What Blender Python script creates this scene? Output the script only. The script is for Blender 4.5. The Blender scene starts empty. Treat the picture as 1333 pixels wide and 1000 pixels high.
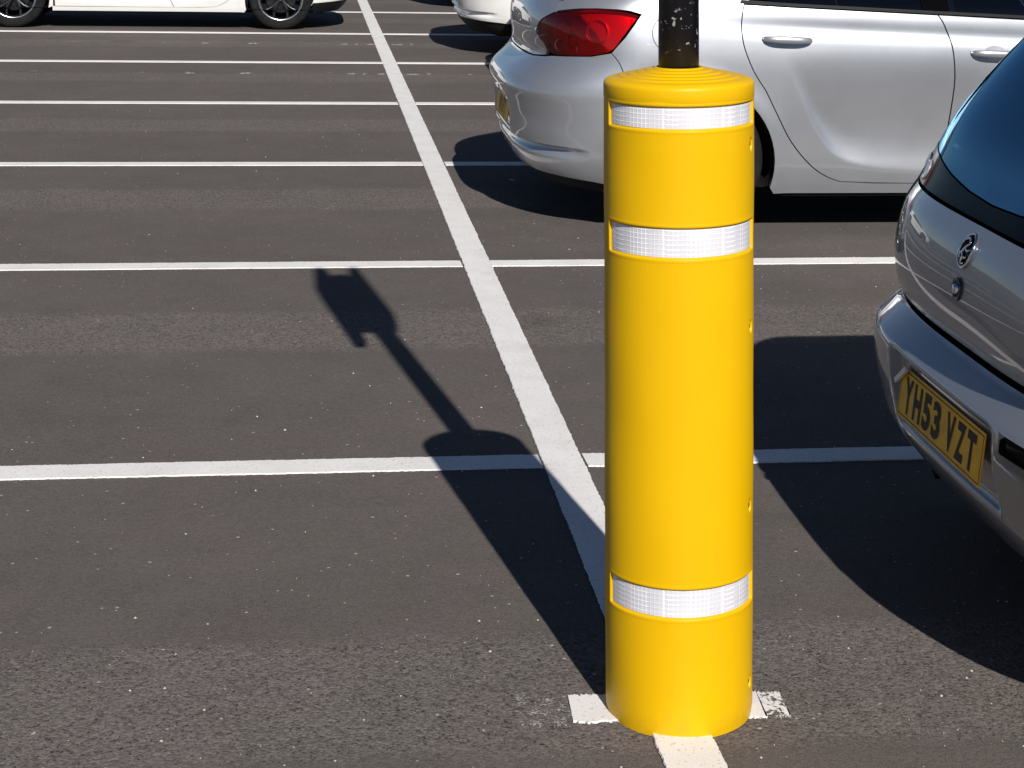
import bpy, bmesh, math, random
import numpy as np
from mathutils import Matrix, Vector
from mathutils.geometry import delaunay_2d_cdt

scn = bpy.context.scene
col = scn.collection
rad = math.radians
random.seed(7)

# ------------------------------------------------------------------ camera
PSI, PIT, ROL, FPX, PX, PY, CAMH = 0.133531, 0.0698132, 0.020409, 2450.0, 717.594, -5.8698, 1.60774
F = np.array([math.sin(PSI)*math.cos(PIT), math.cos(PSI)*math.cos(PIT), -math.sin(PIT)])
R0 = np.array([math.cos(PSI), -math.sin(PSI), 0.0]); U0 = np.cross(R0, F)
RR = math.cos(ROL)*R0 + math.sin(ROL)*U0
UU = -math.sin(ROL)*R0 + math.cos(ROL)*U0
cd = bpy.data.cameras.new('camera'); cam = bpy.data.objects.new('camera', cd); col.objects.link(cam)
cam.matrix_world = Matrix(((RR[0], UU[0], -F[0], 0), (RR[1], UU[1], -F[1], 0), (RR[2], UU[2], -F[2], CAMH), (0, 0, 0, 1)))
cd.sensor_fit = 'HORIZONTAL'; cd.sensor_width = 36.0; cd.lens = FPX/1333*36
cd.shift_x = (666.5-PX)/1333; cd.shift_y = -(500-PY)/1333
cd.clip_start = 0.05; cd.clip_end = 3000
scn.camera = cam

# ------------------------------------------------------------------ sky, sun, exposure
SUN_EL = rad(36.0); SUN_AZ = math.atan2(0.131, -1.0)          # azimuth measured from +Y towards +X
w = bpy.data.worlds.new('World'); scn.world = w; w.use_nodes = True
nt = w.node_tree; bg = nt.nodes['Background']
sky = nt.nodes.new('ShaderNodeTexSky'); sky.sky_type = 'NISHITA'; sky.sun_disc = False
sky.sun_elevation = SUN_EL; sky.sun_rotation = SUN_AZ; sky.air_density = 0.75; sky.dust_density = 0.1; sky.ozone_density = 4.0
nt.links.new(sky.outputs[0], bg.inputs[0]); bg.inputs[1].default_value = 0.05
sl = bpy.data.lights.new('sun', 'SUN'); sl.energy = 5.0; sl.angle = rad(0.53); sl.color = (1.0, 0.955, 0.90)
so = bpy.data.objects.new('sun', sl); col.objects.link(so)
sd = Vector((math.sin(SUN_AZ)*math.cos(SUN_EL), math.cos(SUN_AZ)*math.cos(SUN_EL), math.sin(SUN_EL)))
so.rotation_euler = sd.to_track_quat('Z', 'Y').to_euler(); so.location = (4, -12, 14)
vs = scn.view_settings; vs.view_transform = 'Standard'; vs.look = 'None'; vs.gamma = 1.0; vs.use_curve_mapping = False
vs.exposure = 0.12

# ------------------------------------------------------------------ material helpers
def mat_new(name):
    m = bpy.data.materials.new(name); m.use_nodes = True
    n = m.node_tree.nodes; n.clear()
    o = n.new('ShaderNodeOutputMaterial')
    return m, m.node_tree, o

class NT:
    """tiny node helper"""
    def __init__(s, tree): s.t = tree
    def n(s, typ, **k):
        d = s.t.nodes.new(typ)
        for a, b in k.items(): setattr(d, a, b)
        return d
    def l(s, a, b): s.t.links.new(a, b)
    def val(s, sock, v):
        if isinstance(v, bpy.types.NodeSocket): s.l(v, sock)
        else: sock.default_value = v
    def math(s, op, a, b=0.0, c=None, clamp=False):
        d = s.n('ShaderNodeMath', operation=op); d.use_clamp = clamp
        s.val(d.inputs[0], a); s.val(d.inputs[1], b)
        if c is not None: s.val(d.inputs[2], c)
        return d.outputs[0]
    def mix(s, f, a, b):
        d = s.n('ShaderNodeMix', data_type='RGBA')
        s.val(d.inputs[0], f); s.val(d.inputs[6], a); s.val(d.inputs[7], b)
        return d.outputs[2]
    def ramp(s, f, stops):
        d = s.n('ShaderNodeValToRGB'); e = d.color_ramp.elements
        while len(e) < len(stops): e.new(0.5)
        for i, (p, c) in enumerate(stops):
            e[i].position = p; e[i].color = c if len(c) == 4 else (*c, 1)
        s.l(f, d.inputs[0]); return d.outputs[0]
    def noise(s, co, scale, detail=2.0, rough=0.5, dist=0.0):
        d = s.n('ShaderNodeTexNoise'); s.l(co, d.inputs['Vector'])
        d.inputs['Scale'].default_value = scale; d.inputs['Detail'].default_value = detail
        d.inputs['Roughness'].default_value = rough; d.inputs['Distortion'].default_value = dist
        return d.outputs[0]
    def voro(s, co, scale, feature='F1'):
        d = s.n('ShaderNodeTexVoronoi', feature=feature); s.l(co, d.inputs['Vector'])
        d.inputs['Scale'].default_value = scale
        return d
    def bump(s, h, strength, dist):
        d = s.n('ShaderNodeBump'); s.l(h, d.inputs['Height'])
        d.inputs['Strength'].default_value = strength; d.inputs['Distance'].default_value = dist
        return d.outputs[0]
    def sstep(s, x, a, b):
        d = s.n('ShaderNodeMapRange', interpolation_type='SMOOTHSTEP'); s.val(d.inputs[0], x)
        d.inputs[1].default_value = a; d.inputs[2].default_value = b
        return d.outputs[0]

def c4(c): return (*c, 1.0) if len(c) == 3 else c

def simple(name, color, rough=0.5, metal=0.0, coat=0.0, spec=0.5, noise_amt=0.0, noise_scale=20.0, bump=0.0, bump_scale=200.0, coat_rough=0.03):
    m, t, o = mat_new(name); N = NT(t)
    p = N.n('ShaderNodeBsdfPrincipled'); N.l(p.outputs[0], o.inputs[0])
    p.inputs['Roughness'].default_value = rough; p.inputs['Metallic'].default_value = metal
    p.inputs['Coat Weight'].default_value = coat; p.inputs['Coat Roughness'].default_value = coat_rough
    p.inputs['Specular IOR Level'].default_value = spec
    co = N.n('ShaderNodeTexCoord').outputs['Object']
    if noise_amt > 0:
        f = N.noise(co, noise_scale, 4)
        dk = tuple(x*(1-noise_amt) for x in color); lt = tuple(min(1, x*(1+noise_amt)) for x in color)
        N.l(N.ramp(f, [(0.3, dk), (0.7, lt)]), p.inputs['Base Color'])
    else:
        p.inputs['Base Color'].default_value = c4(color)
    if bump > 0:
        N.l(N.bump(N.noise(co, bump_scale, 3), bump, 0.002), p.inputs['Normal'])
    return m

def car_paint(name, color, metal, rough, inner=(0.012, 0.012, 0.013)):
    m, t, o = mat_new(name); N = NT(t)
    p = N.n('ShaderNodeBsdfPrincipled')
    co = N.n('ShaderNodeTexCoord').outputs['Object']
    # fine road film: slightly rougher and duller in soft patches
    f = N.noise(co, 3.0, 5, 0.6)
    g = N.noise(co, 420.0, 1)
    base = N.mix(N.sstep(f, 0.3, 0.75), c4(tuple(x*0.93 for x in color)), c4(color))
    base = N.mix(N.math('MULTIPLY', N.sstep(g, 0.45, 0.75), 0.22), base, c4(tuple(min(1, x*1.35) for x in color)))
    N.l(base, p.inputs['Base Color'])
    p.inputs['Metallic'].default_value = metal
    N.l(N.math('ADD', N.math('MULTIPLY', f, 0.10), rough-0.05), p.inputs['Roughness'])
    p.inputs['Coat Weight'].default_value = 1.0; p.inputs['Coat IOR'].default_value = 1.5
    N.l(N.math('MULTIPLY', N.sstep(f, 0.35, 0.8), 0.07), p.inputs['Coat Roughness'])
    i = N.n('ShaderNodeBsdfPrincipled'); i.inputs['Base Color'].default_value = c4(inner); i.inputs['Roughness'].default_value = 0.9
    mx = N.n('ShaderNodeMixShader'); geo = N.n('ShaderNodeNewGeometry')
    N.l(geo.outputs['Backfacing'], mx.inputs[0]); N.l(p.outputs[0], mx.inputs[1]); N.l(i.outputs[0], mx.inputs[2])
    N.l(mx.outputs[0], o.inputs[0])
    return m

def tinted(name, tint, ior=1.5, gloss=1.0, rough=0.0):
    """thin sheet of coloured glass or plastic: tinted see-through plus surface reflection"""
    m, t, o = mat_new(name); N = NT(t)
    tr = N.n('ShaderNodeBsdfTransparent'); tr.inputs[0].default_value = c4(tint)
    gl = N.n('ShaderNodeBsdfGlossy'); gl.inputs['Roughness'].default_value = rough; gl.inputs[0].default_value = (gloss, gloss, gloss, 1) if isinstance(gloss, float) else c4(gloss)
    fr = N.n('ShaderNodeFresnel'); fr.inputs[0].default_value = ior
    mx = N.n('ShaderNodeMixShader'); N.l(fr.outputs[0], mx.inputs[0]); N.l(tr.outputs[0], mx.inputs[1]); N.l(gl.outputs[0], mx.inputs[2])
    N.l(mx.outputs[0], o.inputs[0])
    return m

# bay geometry shared by ground material and markings
SPINE_X, LINE0_Y, BAY = 0.718, 4.926, 2.5

def mat_asphalt():
    m, t, o = mat_new('asphalt'); N = NT(t)
    p = N.n('ShaderNodeBsdfPrincipled'); N.l(p.outputs[0], o.inputs[0])
    co = N.n('ShaderNodeTexCoord').outputs['Object']
    sep = N.n('ShaderNodeSeparateXYZ'); N.l(co, sep.inputs[0])
    # coarse strips along each mid-bay construction joint
    wob = N.math('MULTIPLY', N.math('SUBTRACT', N.noise(co, 1.6, 4), 0.5), 0.16)
    yy = N.math('ADD', sep.outputs[1], wob)
    yy = N.math('ADD', yy, N.math('MULTIPLY', N.math('LESS_THAN', sep.outputs[1], 4.6), 0.36))     # the nearest joint lies a little closer
    ph = N.math('FRACT', N.math('DIVIDE', N.math('SUBTRACT', yy, LINE0_Y+0.22), BAY))
    dist = N.math('ABSOLUTE', N.math('SUBTRACT', ph, 0.5))
    fine = N.noise(co, 260.0, 2, 0.6)
    strip = N.sstep(N.math('ADD', dist, N.math('MULTIPLY', N.math('SUBTRACT', N.noise(co, 60.0, 3), 0.5), 0.05)), 0.125, 0.085)
    v1 = N.voro(co, 125.0); v2 = N.voro(co, 230.0)
    patch = N.noise(co, 0.55, 5, 0.6); patch2 = N.noise(co, 5.0, 4, 0.6)
    stone = N.math('MULTIPLY', N.math('SUBTRACT', v1.outputs['Color'], 0.5), 1.0)
    sepc = N.n('ShaderNodeSeparateColor'); N.l(v1.outputs['Color'], sepc.inputs[0])
    sepd = N.n('ShaderNodeSeparateColor'); N.l(v2.outputs['Color'], sepd.inputs[0])
    # brightness factor
    b = N.math('ADD', 0.80, N.math('MULTIPLY', N.math('SUBTRACT', patch, 0.5), 0.30))
    b = N.math('ADD', b, N.math('MULTIPLY', N.math('SUBTRACT', patch2, 0.5), 0.22))
    b = N.math('ADD', b, N.math('MULTIPLY', N.math('SUBTRACT', fine, 0.5), 0.9))
    agg = N.math('ADD', N.math('MULTIPLY', N.math('SUBTRACT', sepc.outputs[0], 0.5), 0.55), N.math('MULTIPLY', N.math('SUBTRACT', sepd.outputs[0], 0.5), 0.45))
    aggw = N.math('ADD', 0.28, N.math('MULTIPLY', strip, 0.62))
    b = N.math('ADD', b, N.math('MULTIPLY', agg, aggw))
    b = N.math('ADD', b, N.math('MULTIPLY', strip, 0.17))
    # open pores: dark pits, mostly in the strips
    pit = N.math('MULTIPLY', N.math('GREATER_THAN', sepd.outputs[1], 0.90), N.math('ADD', 0.08, N.math('MULTIPLY', strip, 0.36)))
    b = N.math('SUBTRACT', b, pit)
    b = N.math('MAXIMUM', b, 0.12)
    base = N.n('ShaderNodeMix', data_type='RGBA', blend_type='MULTIPLY'); base.inputs[0].default_value = 1.0
    warm = N.mix(N.sstep(N.noise(co, 2.3, 3), 0.35, 0.65), (0.144, 0.123, 0.115, 1), (0.136, 0.121, 0.110, 1))
    N.l(warm, base.inputs[6])
    cmb = N.n('ShaderNodeCombineColor')
    for i in range(3): N.l(b, cmb.inputs[i])
    N.l(cmb.outputs[0], base.inputs[7])
    # pale chippings
    v3 = N.voro(co, 62.0); s3 = N.n('ShaderNodeSeparateColor'); N.l(v3.outputs['Color'], s3.inputs[0])
    chip = N.math('MULTIPLY', N.math('GREATER_THAN', s3.outputs[0], 0.95), N.math('LESS_THAN', v3.outputs['Distance'], N.math('MULTIPLY', s3.outputs[1], 0.28)))
    colr = N.mix(N.math('MULTIPLY', chip, 0.75), base.outputs[2], (0.42, 0.40, 0.37, 1))
    # fine dark tyre smudges along the bays
    mp = N.n('ShaderNodeMapping'); N.l(co, mp.inputs[0]); mp.inputs['Scale'].default_value = (0.25, 2.2, 1)
    sm = N.sstep(N.noise(mp.outputs[0], 1.3, 4, 0.55), 0.52, 0.75)
    colr = N.mix(N.math('MULTIPLY', sm, 0.16), colr, (0.07, 0.066, 0.064, 1))
    v4 = N.voro(co, 0.9); s4 = N.n('ShaderNodeSeparateColor'); N.l(v4.outputs['Color'], s4.inputs[0])
    rr_ = N.math('ADD', v4.outputs['Distance'], N.math('MULTIPLY', N.math('SUBTRACT', N.noise(co, 9.0, 4), 0.5), 0.20))
    oil = N.math('MULTIPLY', N.sstep(rr_, 0.13, 0.03), N.math('GREATER_THAN', s4.outputs[0], 0.55))
    colr = N.mix(N.math('MULTIPLY', oil, 0.30), colr, (0.045, 0.042, 0.040, 1))
    N.l(colr, p.inputs['Base Color'])
    p.inputs['Roughness'].default_value = 0.92; p.inputs['Specular IOR Level'].default_value = 0.12
    h = N.math('ADD', N.math('MULTIPLY', N.math('SUBTRACT', 1.0, v1.outputs['Distance']), N.math('ADD', 0.32, N.math('MULTIPLY', strip, 0.5))), N.math('MULTIPLY', fine, 0.8))
    N.l(N.bump(h, 0.55, 0.004), p.inputs['Normal'])
    return m

def mat_paint_line(name, worn=0.0, scale=1.0, grey=0.0):
    """thermoplastic road paint; worn = share flaked away so the asphalt shows"""
    m, t, o = mat_new(name); N = NT(t)
    p = N.n('ShaderNodeBsdfPrincipled')
    co = N.n('ShaderNodeTexCoord').outputs['Object']
    a = N.noise(co, 6.0, 5, 0.6); g = N.noise(co, 190.0, 2)
    c = N.ramp(N.math('ADD', N.math('MULTIPLY', a, 0.7), N.math('MULTIPLY', g, 0.3)), [(0.25, (0.60, 0.585, 0.565)), (0.5, (0.735, 0.715, 0.695)), (0.8, (0.80, 0.785, 0.765))])
    # faint dirt drags and trapped grit
    mp = N.n('ShaderNodeMapping'); N.l(co, mp.inputs[0]); mp.inputs['Scale'].default_value = (2.0, 30.0, 1)
    d = N.sstep(N.noise(mp.outputs[0], 2.0, 3), 0.58, 0.8)
    c = N.mix(N.math('MULTIPLY', d, 0.16), c, (0.40, 0.385, 0.37, 1))
    v = N.voro(co, 260.0); sc = N.n('ShaderNodeSeparateColor'); N.l(v.outputs['Color'], sc.inputs[0])
    worn_ = N.sstep(N.noise(co, 3.5, 4, 0.65), 0.50, 0.72)
    grit = N.math('GREATER_THAN', N.math('ADD', sc.outputs[0], N.math('MULTIPLY', worn_, 0.10)), 0.965)
    c = N.mix(N.math('MULTIPLY', grit, 0.4), c, (0.22, 0.21, 0.20, 1))
    if grey > 0: c = N.mix(grey, c, (0.20, 0.185, 0.175, 1))
    N.l(c, p.inputs['Base Color']); p.inputs['Roughness'].default_value = 0.7; p.inputs['Specular IOR Level'].default_value = 0.3
    N.l(N.bump(N.math('ADD', g, N.math('MULTIPLY', a, 0.5)), 0.35, 0.002), p.inputs['Normal'])
    if worn > 0:
        tr = N.n('ShaderNodeBsdfTransparent')
        f = N.math('ADD', N.math('MULTIPLY', N.noise(co, 26.0*scale, 5, 0.7), 0.6), N.math('MULTIPLY', N.noise(co, 120.0*scale, 2), 0.4))
        k = N.sstep(f, 0.5+worn*0.25-0.14, 0.5+worn*0.25-0.08)
        mx = N.n('ShaderNodeMixShader'); N.l(k, mx.inputs[0]); N.l(tr.outputs[0], mx.inputs[1]); N.l(p.outputs[0], mx.inputs[2])
        N.l(mx.outputs[0], o.inputs[0])
    else:
        N.l(p.outputs[0], o.inputs[0])
    return m

def mat_bollard():
    m, t, o = mat_new('yellow_plastic'); N = NT(t)
    p = N.n('ShaderNodeBsdfPrincipled'); N.l(p.outputs[0], o.inputs[0])
    co = N.n('ShaderNodeTexCoord').outputs['Object']
    a = N.noise(co, 4.0, 5, 0.6); g = N.noise(co, 300.0, 2)
    c = N.ramp(a, [(0.25, (0.690, 0.395, 0.001)), (0.75, (0.725, 0.425, 0.0015))])
    sep = N.n('ShaderNodeSeparateXYZ'); N.l(co, sep.inputs[0])
    # splashed grime close to the ground and a few vertical dribbles
    mp = N.n('ShaderNodeMapping'); N.l(co, mp.inputs[0]); mp.inputs['Scale'].default_value = (14, 14, 1.1)
    dr = N.sstep(N.noise(mp.outputs[0], 3.0, 4), 0.56, 0.80)
    low = N.sstep(N.math('ADD', sep.outputs[2], N.math('MULTIPLY', a, 0.10)), 0.13, 0.05)
    dirt = N.math('ADD', N.math('MULTIPLY', dr, 0.05), N.math('MULTIPLY', N.math('MULTIPLY', low, N.sstep(N.noise(co, 60.0, 4), 0.4, 0.7)), 0.16))
    c = N.mix(dirt, c, (0.25, 0.17, 0.06, 1))
    N.l(c, p.inputs['Base Color'])
    p.inputs['Roughness'].default_value = 0.42; p.inputs['Specular IOR Level'].default_value = 0.22
    N.l(N.bump(N.math('ADD', g, N.math('MULTIPLY', a, 3.0)), 0.06, 0.002), p.inputs['Normal'])
    return m

def mat_reflector():
    m, t, o = mat_new('prismatic_film'); N = NT(t)
    p = N.n('ShaderNodeBsdfPrincipled'); N.l(p.outputs[0], o.inputs[0])
    uv = N.n('ShaderNodeUVMap').outputs[0]
    sep = N.n('ShaderNodeSeparateXYZ'); N.l(uv, sep.inputs[0])      # uv in metres along the strip
    u = N.math('FRACT', N.math('DIVIDE', sep.outputs[0], 0.0088)); v = N.math('FRACT', N.math('DIVIDE', sep.outputs[1], 0.0088))
    du = N.math('ABSOLUTE', N.math('SUBTRACT', u, 0.5)); dv = N.math('ABSOLUTE', N.math('SUBTRACT', v, 0.5))
    grid = N.sstep(N.math('MAXIMUM', du, dv), 0.34, 0.46)
    # moulded panels along the strip: one part squared, one ribbed, one plain, with a bright weld between
    blk = N.noise(uv, 8.0, 1)
    pu = N.math('FRACT', N.math('ADD', N.math('DIVIDE', sep.outputs[0], 0.118), 0.32))
    lines = N.sstep(dv, 0.30, 0.44)
    wg = N.math('MULTIPLY', N.sstep(pu, 0.30, 0.36), N.sstep(pu, 0.74, 0.66))
    wl = N.sstep(pu, 0.26, 0.16)
    patt = N.math('MAXIMUM', N.math('MULTIPLY', grid, wg), N.math('MULTIPLY', lines, wl))
    patt = N.math('MAXIMUM', patt, N.math('MULTIPLY', grid, 0.25))
    weld = N.sstep(N.math('ABSOLUTE', N.math('SUBTRACT', pu, 0.95)), 0.022, 0.012)
    c = N.mix(N.sstep(blk, 0.3, 0.7), (0.60, 0.595, 0.645, 1), (0.68, 0.675, 0.715, 1))
    c = N.mix(N.math('MAXIMUM', patt, weld), c, (0.86, 0.86, 0.87, 1))
    N.l(c, p.inputs['Base Color'])
    p.inputs['Roughness'].default_value = 0.28; p.inputs['Coat Weight'].default_value = 0.6; p.inputs['Coat Roughness'].default_value = 0.08
    N.l(N.bump(grid, 0.4, 0.001), p.inputs['Normal'])
    return m

def mat_post():
    m, t, o = mat_new('black_gloss_paint'); N = NT(t)
    p = N.n('ShaderNodeBsdfPrincipled'); N.l(p.outputs[0], o.inputs[0])
    co = N.n('ShaderNodeTexCoord').outputs['Object']
    sep = N.n('ShaderNodeSeparateXYZ'); N.l(co, sep.inputs[0])
    n1 = N.noise(co, 95.0, 3, 0.6); big = N.noise(co, 26.0, 2)
    band = N.math('MULTIPLY', N.sstep(sep.outputs[2], 1.255, 1.285), N.sstep(sep.outputs[2], 1.365, 1.335))
    chip = N.math('MULTIPLY', N.sstep(N.math('ADD', n1, N.math('MULTIPLY', N.math('SUBTRACT', big, 0.5), 0.55)), 0.61, 0.66), N.math('ADD', 0.06, N.math('MULTIPLY', band, 0.92)))
    c = N.mix(chip, (0.006, 0.006, 0.008, 1), (0.34, 0.34, 0.35, 1))
    N.l(c, p.inputs['Base Color']); p.inputs['Roughness'].default_value = 0.3; p.inputs['Specular IOR Level'].default_value = 0.3
    N.l(N.bump(N.math('ADD', N.noise(co, 40.0, 4), N.math('MULTIPLY', chip, -1.0)), 0.25, 0.002), p.inputs['Normal'])
    return m

M = {}
M['asphalt'] = mat_asphalt()
M['line'] = mat_paint_line('white_road_paint')
M['line_worn'] = mat_paint_line('worn_road_paint', 0.38, 0.8)
M['line_ghost'] = mat_paint_line('ghost_road_paint', 0.66, 1.6, 0.72)
M['ghost_seam'] = mat_paint_line('ghost_seam_paint', 0.74, 0.12, 0.82)
M['grit'] = simple('pale_grit', (0.45, 0.42, 0.38), 0.9, noise_amt=0.35, noise_scale=8)
M['yellow'] = mat_bollard()
M['film'] = mat_reflector()
M['post'] = mat_post()
M['bolt'] = simple('bolt_hole_shade', (0.035, 0.014, 0.004), 0.9, spec=0.1)  # dark brown bolt head; the hole's shade is put into its colour
M['silver'] = car_paint('silver_metallic', (0.455, 0.470, 0.500), 0.70, 0.40)
M['grey'] = car_paint('grey_silver_metallic', (0.25, 0.266, 0.302), 0.5, 0.42)
M['white'] = car_paint('white_gloss', (0.78, 0.775, 0.75), 0.0, 0.40)
M['blue'] = car_paint('dark_blue_metallic', (0.03, 0.05, 0.12), 0.4, 0.35)
M['black_plastic'] = simple('black_plastic', (0.010, 0.010, 0.011), 0.6, spec=0.2, noise_amt=0.2)
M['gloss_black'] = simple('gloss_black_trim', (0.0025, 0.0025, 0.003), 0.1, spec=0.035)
M['rubber'] = simple('tyre_rubber', (0.012, 0.012, 0.0125), 0.8, spec=0.15, noise_amt=0.35, noise_scale=14)
M['under'] = simple('dark_underbody', (0.010, 0.010, 0.010), 0.95, spec=0.1)
M['cloth'] = simple('dark_seat_cloth', (0.03, 0.032, 0.036), 0.95, spec=0.1, noise_amt=0.2)
M['chrome'] = simple('chrome', (0.75, 0.75, 0.77), 0.10, 1.0)
M['dark_chrome'] = simple('dark_chrome', (0.10, 0.10, 0.11), 0.25, 1.0)
M['alloy_dark'] = simple('dark_alloy', (0.035, 0.035, 0.038), 0.30, 0.7, coat=0.4)
M['alloy'] = simple('polished_alloy', (0.55, 0.55, 0.56), 0.25, 1.0)
M['caliper'] = simple('red_caliper', (0.35, 0.015, 0.02), 0.5)
M['glass'] = tinted('car_glass', (0.22, 0.33, 0.38), 1.6)
M['glass_dark'] = tinted('tinted_rear_glass', (0.09, 0.16, 0.26), 2.9, (0.38, 0.72, 1.0))
M['red_lens'] = tinted('red_lamp_lens', (0.96, 0.016, 0.03), 1.45)
M['smoke_lens'] = tinted('smoked_lamp_lens', (0.16, 0.15, 0.15), 1.6)
M['reflector'] = simple('lamp_reflector', (0.78, 0.76, 0.76), 0.28, 0.7)
M['clear_lens'] = tinted('clear_lamp_lens', (0.8, 0.82, 0.84), 1.5)
M['plate_yellow'] = simple('plate_yellow', (0.80, 0.45, 0.012), 0.45, spec=0.25, noise_amt=0.12, noise_scale=30)
M['plate_black'] = simple('plate_lettering', (0.008, 0.006, 0.006), 0.5, spec=0.2)
M['plate_white'] = simple('plate_white', (0.75, 0.75, 0.73), 0.35)

# ------------------------------------------------------------------ object helpers
def obj(name, verts, faces, mat, parent=None, smooth=False, normals=None, uv=None):
    me = bpy.data.meshes.new(name)
    me.from_pydata([tuple(map(float, v)) for v in verts], [], [tuple(f) for f in faces])
    me.materials.append(M[mat] if isinstance(mat, str) else mat)
    if smooth or normals is not None:
        me.polygons.foreach_set('use_smooth', [True]*len(me.polygons))
    if uv is not None:
        ul = me.uv_layers.new(name='UVMap')
        li = np.zeros(len(me.loops), dtype=np.int32); me.loops.foreach_get('vertex_index', li)
        ul.data.foreach_set('uv', np.asarray(uv, dtype=np.float32)[li].ravel())
    me.update()
    if normals is not None:
        me.normals_split_custom_set_from_vertices([tuple(map(float, n)) for n in normals])
    o = bpy.data.objects.new(name, me); col.objects.link(o)
    if parent is not None: o.parent = parent
    return o

def empty(name, loc=(0, 0, 0), rz=0.0):
    o = bpy.data.objects.new(name, None); col.objects.link(o); o.location = loc; o.rotation_euler = (0, 0, rz)
    o.empty_display_size = 0.1
    return o

def tag(o, label, cat, group=None):
    o['label'] = label; o['category'] = cat
    if group: o['group'] = group
    return o

def struct(o, label=None, kind='structure', cat=None):
    o['kind'] = kind
    if label: o['label'] = label
    if cat: o['category'] = cat
    return o

def lathe(profile, seg=48, a0=0.0, a1=2*math.pi, axis='z'):
    """profile (r, h) list revolved about z"""
    full = abs(a1-a0-2*math.pi) < 1e-6
    n = seg if full else seg+1
    V = []; Fc = []
    for i in range(n):
        a = a0+(a1-a0)*i/seg; ca, sa = math.cos(a), math.sin(a)
        for r, h in profile: V.append((r*ca, r*sa, h))
    m = len(profile)
    for i in range(seg):
        j = (i+1) % n
        for k in range(m-1):
            Fc.append((i*m+k, j*m+k, j*m+k+1, i*m+k+1))
    if axis == 'y':       # axle along y
        V = [(x, z, y) for x, y, z in V]; Fc = [f[::-1] for f in Fc]
    return V, Fc

def box(x0, x1, y0, y1, z0, z1, b=0.0):
    bm = bmesh.new(); bmesh.ops.create_cube(bm, size=1.0)
    for v in bm.verts:
        v.co = ((x0+x1)/2+v.co.x*(x1-x0), (y0+y1)/2+v.co.y*(y1-y0), (z0+z1)/2+v.co.z*(z1-z0))
    if b > 0: bmesh.ops.bevel(bm, geom=bm.edges[:]+bm.verts[:], offset=b, segments=2, profile=0.6, affect='EDGES')
    V = [tuple(v.co) for v in bm.verts]; bm.verts.index_update(); Fc = [[v.index for v in f.verts] for f in bm.faces]
    bm.free(); return V, Fc

def join(*parts):
    V = []; Fc = []
    for v, f in parts:
        k = len(V); V += list(v); Fc += [[i+k for i in q] for q in f]
    return V, Fc

def moved(vf, loc=(0, 0, 0), rot=None):
    v, f = vf; mt = Matrix.Translation(loc) @ (rot.to_4x4() if rot is not None else Matrix.Identity(4))
    return [tuple(mt @ Vector(p)) for p in v], f

def tube(pts, r, seg=10, cap=True):
    V = []; Fc = []
    pts = [Vector(p) for p in pts]
    for i, p in enumerate(pts):
        d = (pts[min(i+1, len(pts)-1)]-pts[max(i-1, 0)]).normalized()
        a = d.orthogonal().normalized() if i == 0 else (a - d*a.dot(d)).normalized()
        b = d.cross(a)
        for k in range(seg):
            t = 2*math.pi*k/seg; V.append(tuple(p+a*math.cos(t)*r+b*math.sin(t)*r))
    for i in range(len(pts)-1):
        for k in range(seg):
            Fc.append((i*seg+k, i*seg+(k+1) % seg, (i+1)*seg+(k+1) % seg, (i+1)*seg+k))
    if cap: Fc += [tuple(range(seg))[::-1], tuple(range((len(pts)-1)*seg, len(pts)*seg))]
    return V, Fc

def crom(pts, n=12):
    """Catmull-Rom through points (any dimension), open"""
    P = np.array(pts, float); out = []
    for i in range(len(P)-1):
        p0 = P[max(i-1, 0)]; p1 = P[i]; p2 = P[i+1]; p3 = P[min(i+2, len(P)-1)]
        if i == 0: p0 = 2*p1-p2
        if i == len(P)-2: p3 = 2*p2-p1
        for t in np.arange(n)/n:
            out.append(0.5*((2*p1)+(-p0+p2)*t+(2*p0-5*p1+4*p2-p3)*t*t+(-p0+3*p1-3*p2+p3)*t**3))
    out.append(P[-1]); return np.array(out)

def sst(x, a, b):
    t = np.clip((np.asarray(x, float)-a)/(b-a), 0, 1); return t*t*(3-2*t)

# ------------------------------------------------------------------ ground
gv = []; gf = []
G = [(-400, -400), (400, -400), (400, 400), (-400, 400)]
ground = obj('ground', [(x, y, 0) for x, y in G], [(0, 1, 2, 3)], 'asphalt'); struct(ground)

def ragged(x0, x1, wid, n, seed, rough=0.0035, ends=0.004):
    """flat strip along local x with slightly ragged edges, a few millimetres thick at its border"""
    rg = np.random.RandomState(seed)
    xs = np.linspace(x0, x1, n)
    def edge():
        a = rg.randn(n)*rough; k = np.convolve(rg.randn(n+8), np.ones(9)/9, 'valid')*rough*3
        return a*0.6+k*0.45
    lo = -wid/2+edge(); hi = wid/2+edge()
    V = []; Fc = []
    for i in range(n):
        jx = rg.randn()*ends if i in (0, n-1) else 0
        V += [(xs[i]+jx, lo[i], 0.0), (xs[i]+jx*0.5, hi[i], 0.0), (xs[i]+jx, lo[i]-0.0015, -0.0035), (xs[i]+jx*0.5, hi[i]+0.0015, -0.0035)]
    for i in range(n-1):
        a = 4*i; b = a+4
        Fc += [(a, b, b+1, a+1), (a+2, b+2, b, a), (a+1, b+1, b+3, a+3)]
    Fc += [(2, 0, 1, 3), (4*n-2, 4*n-1, 4*n-3, 4*n-4)]
    return V, Fc

LW = 0.108
sp = obj('spine_line', *ragged(0, 34, LW, 5200, 3, 0.0014), 'line'); sp.location = (SPINE_X, 1.2, 0.0062); sp.rotation_euler = (0, 0, math.pi/2); struct(sp)
for n in range(-1, 10):
    y = LINE0_Y+BAY*n
    for side in (-1, 1):
        lnn = 900 if n < 4 else 300
        o = obj('bay_line', *ragged(0.058, 4.9, LW*0.98, lnn, 100+n*2+side, 0.0016 if n < 3 else 0.001), 'line')
        o.location = (SPINE_X, y, 0.0042)
        if side < 0: o.rotation_euler = (0, 0, math.pi)
        struct(o)

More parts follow.
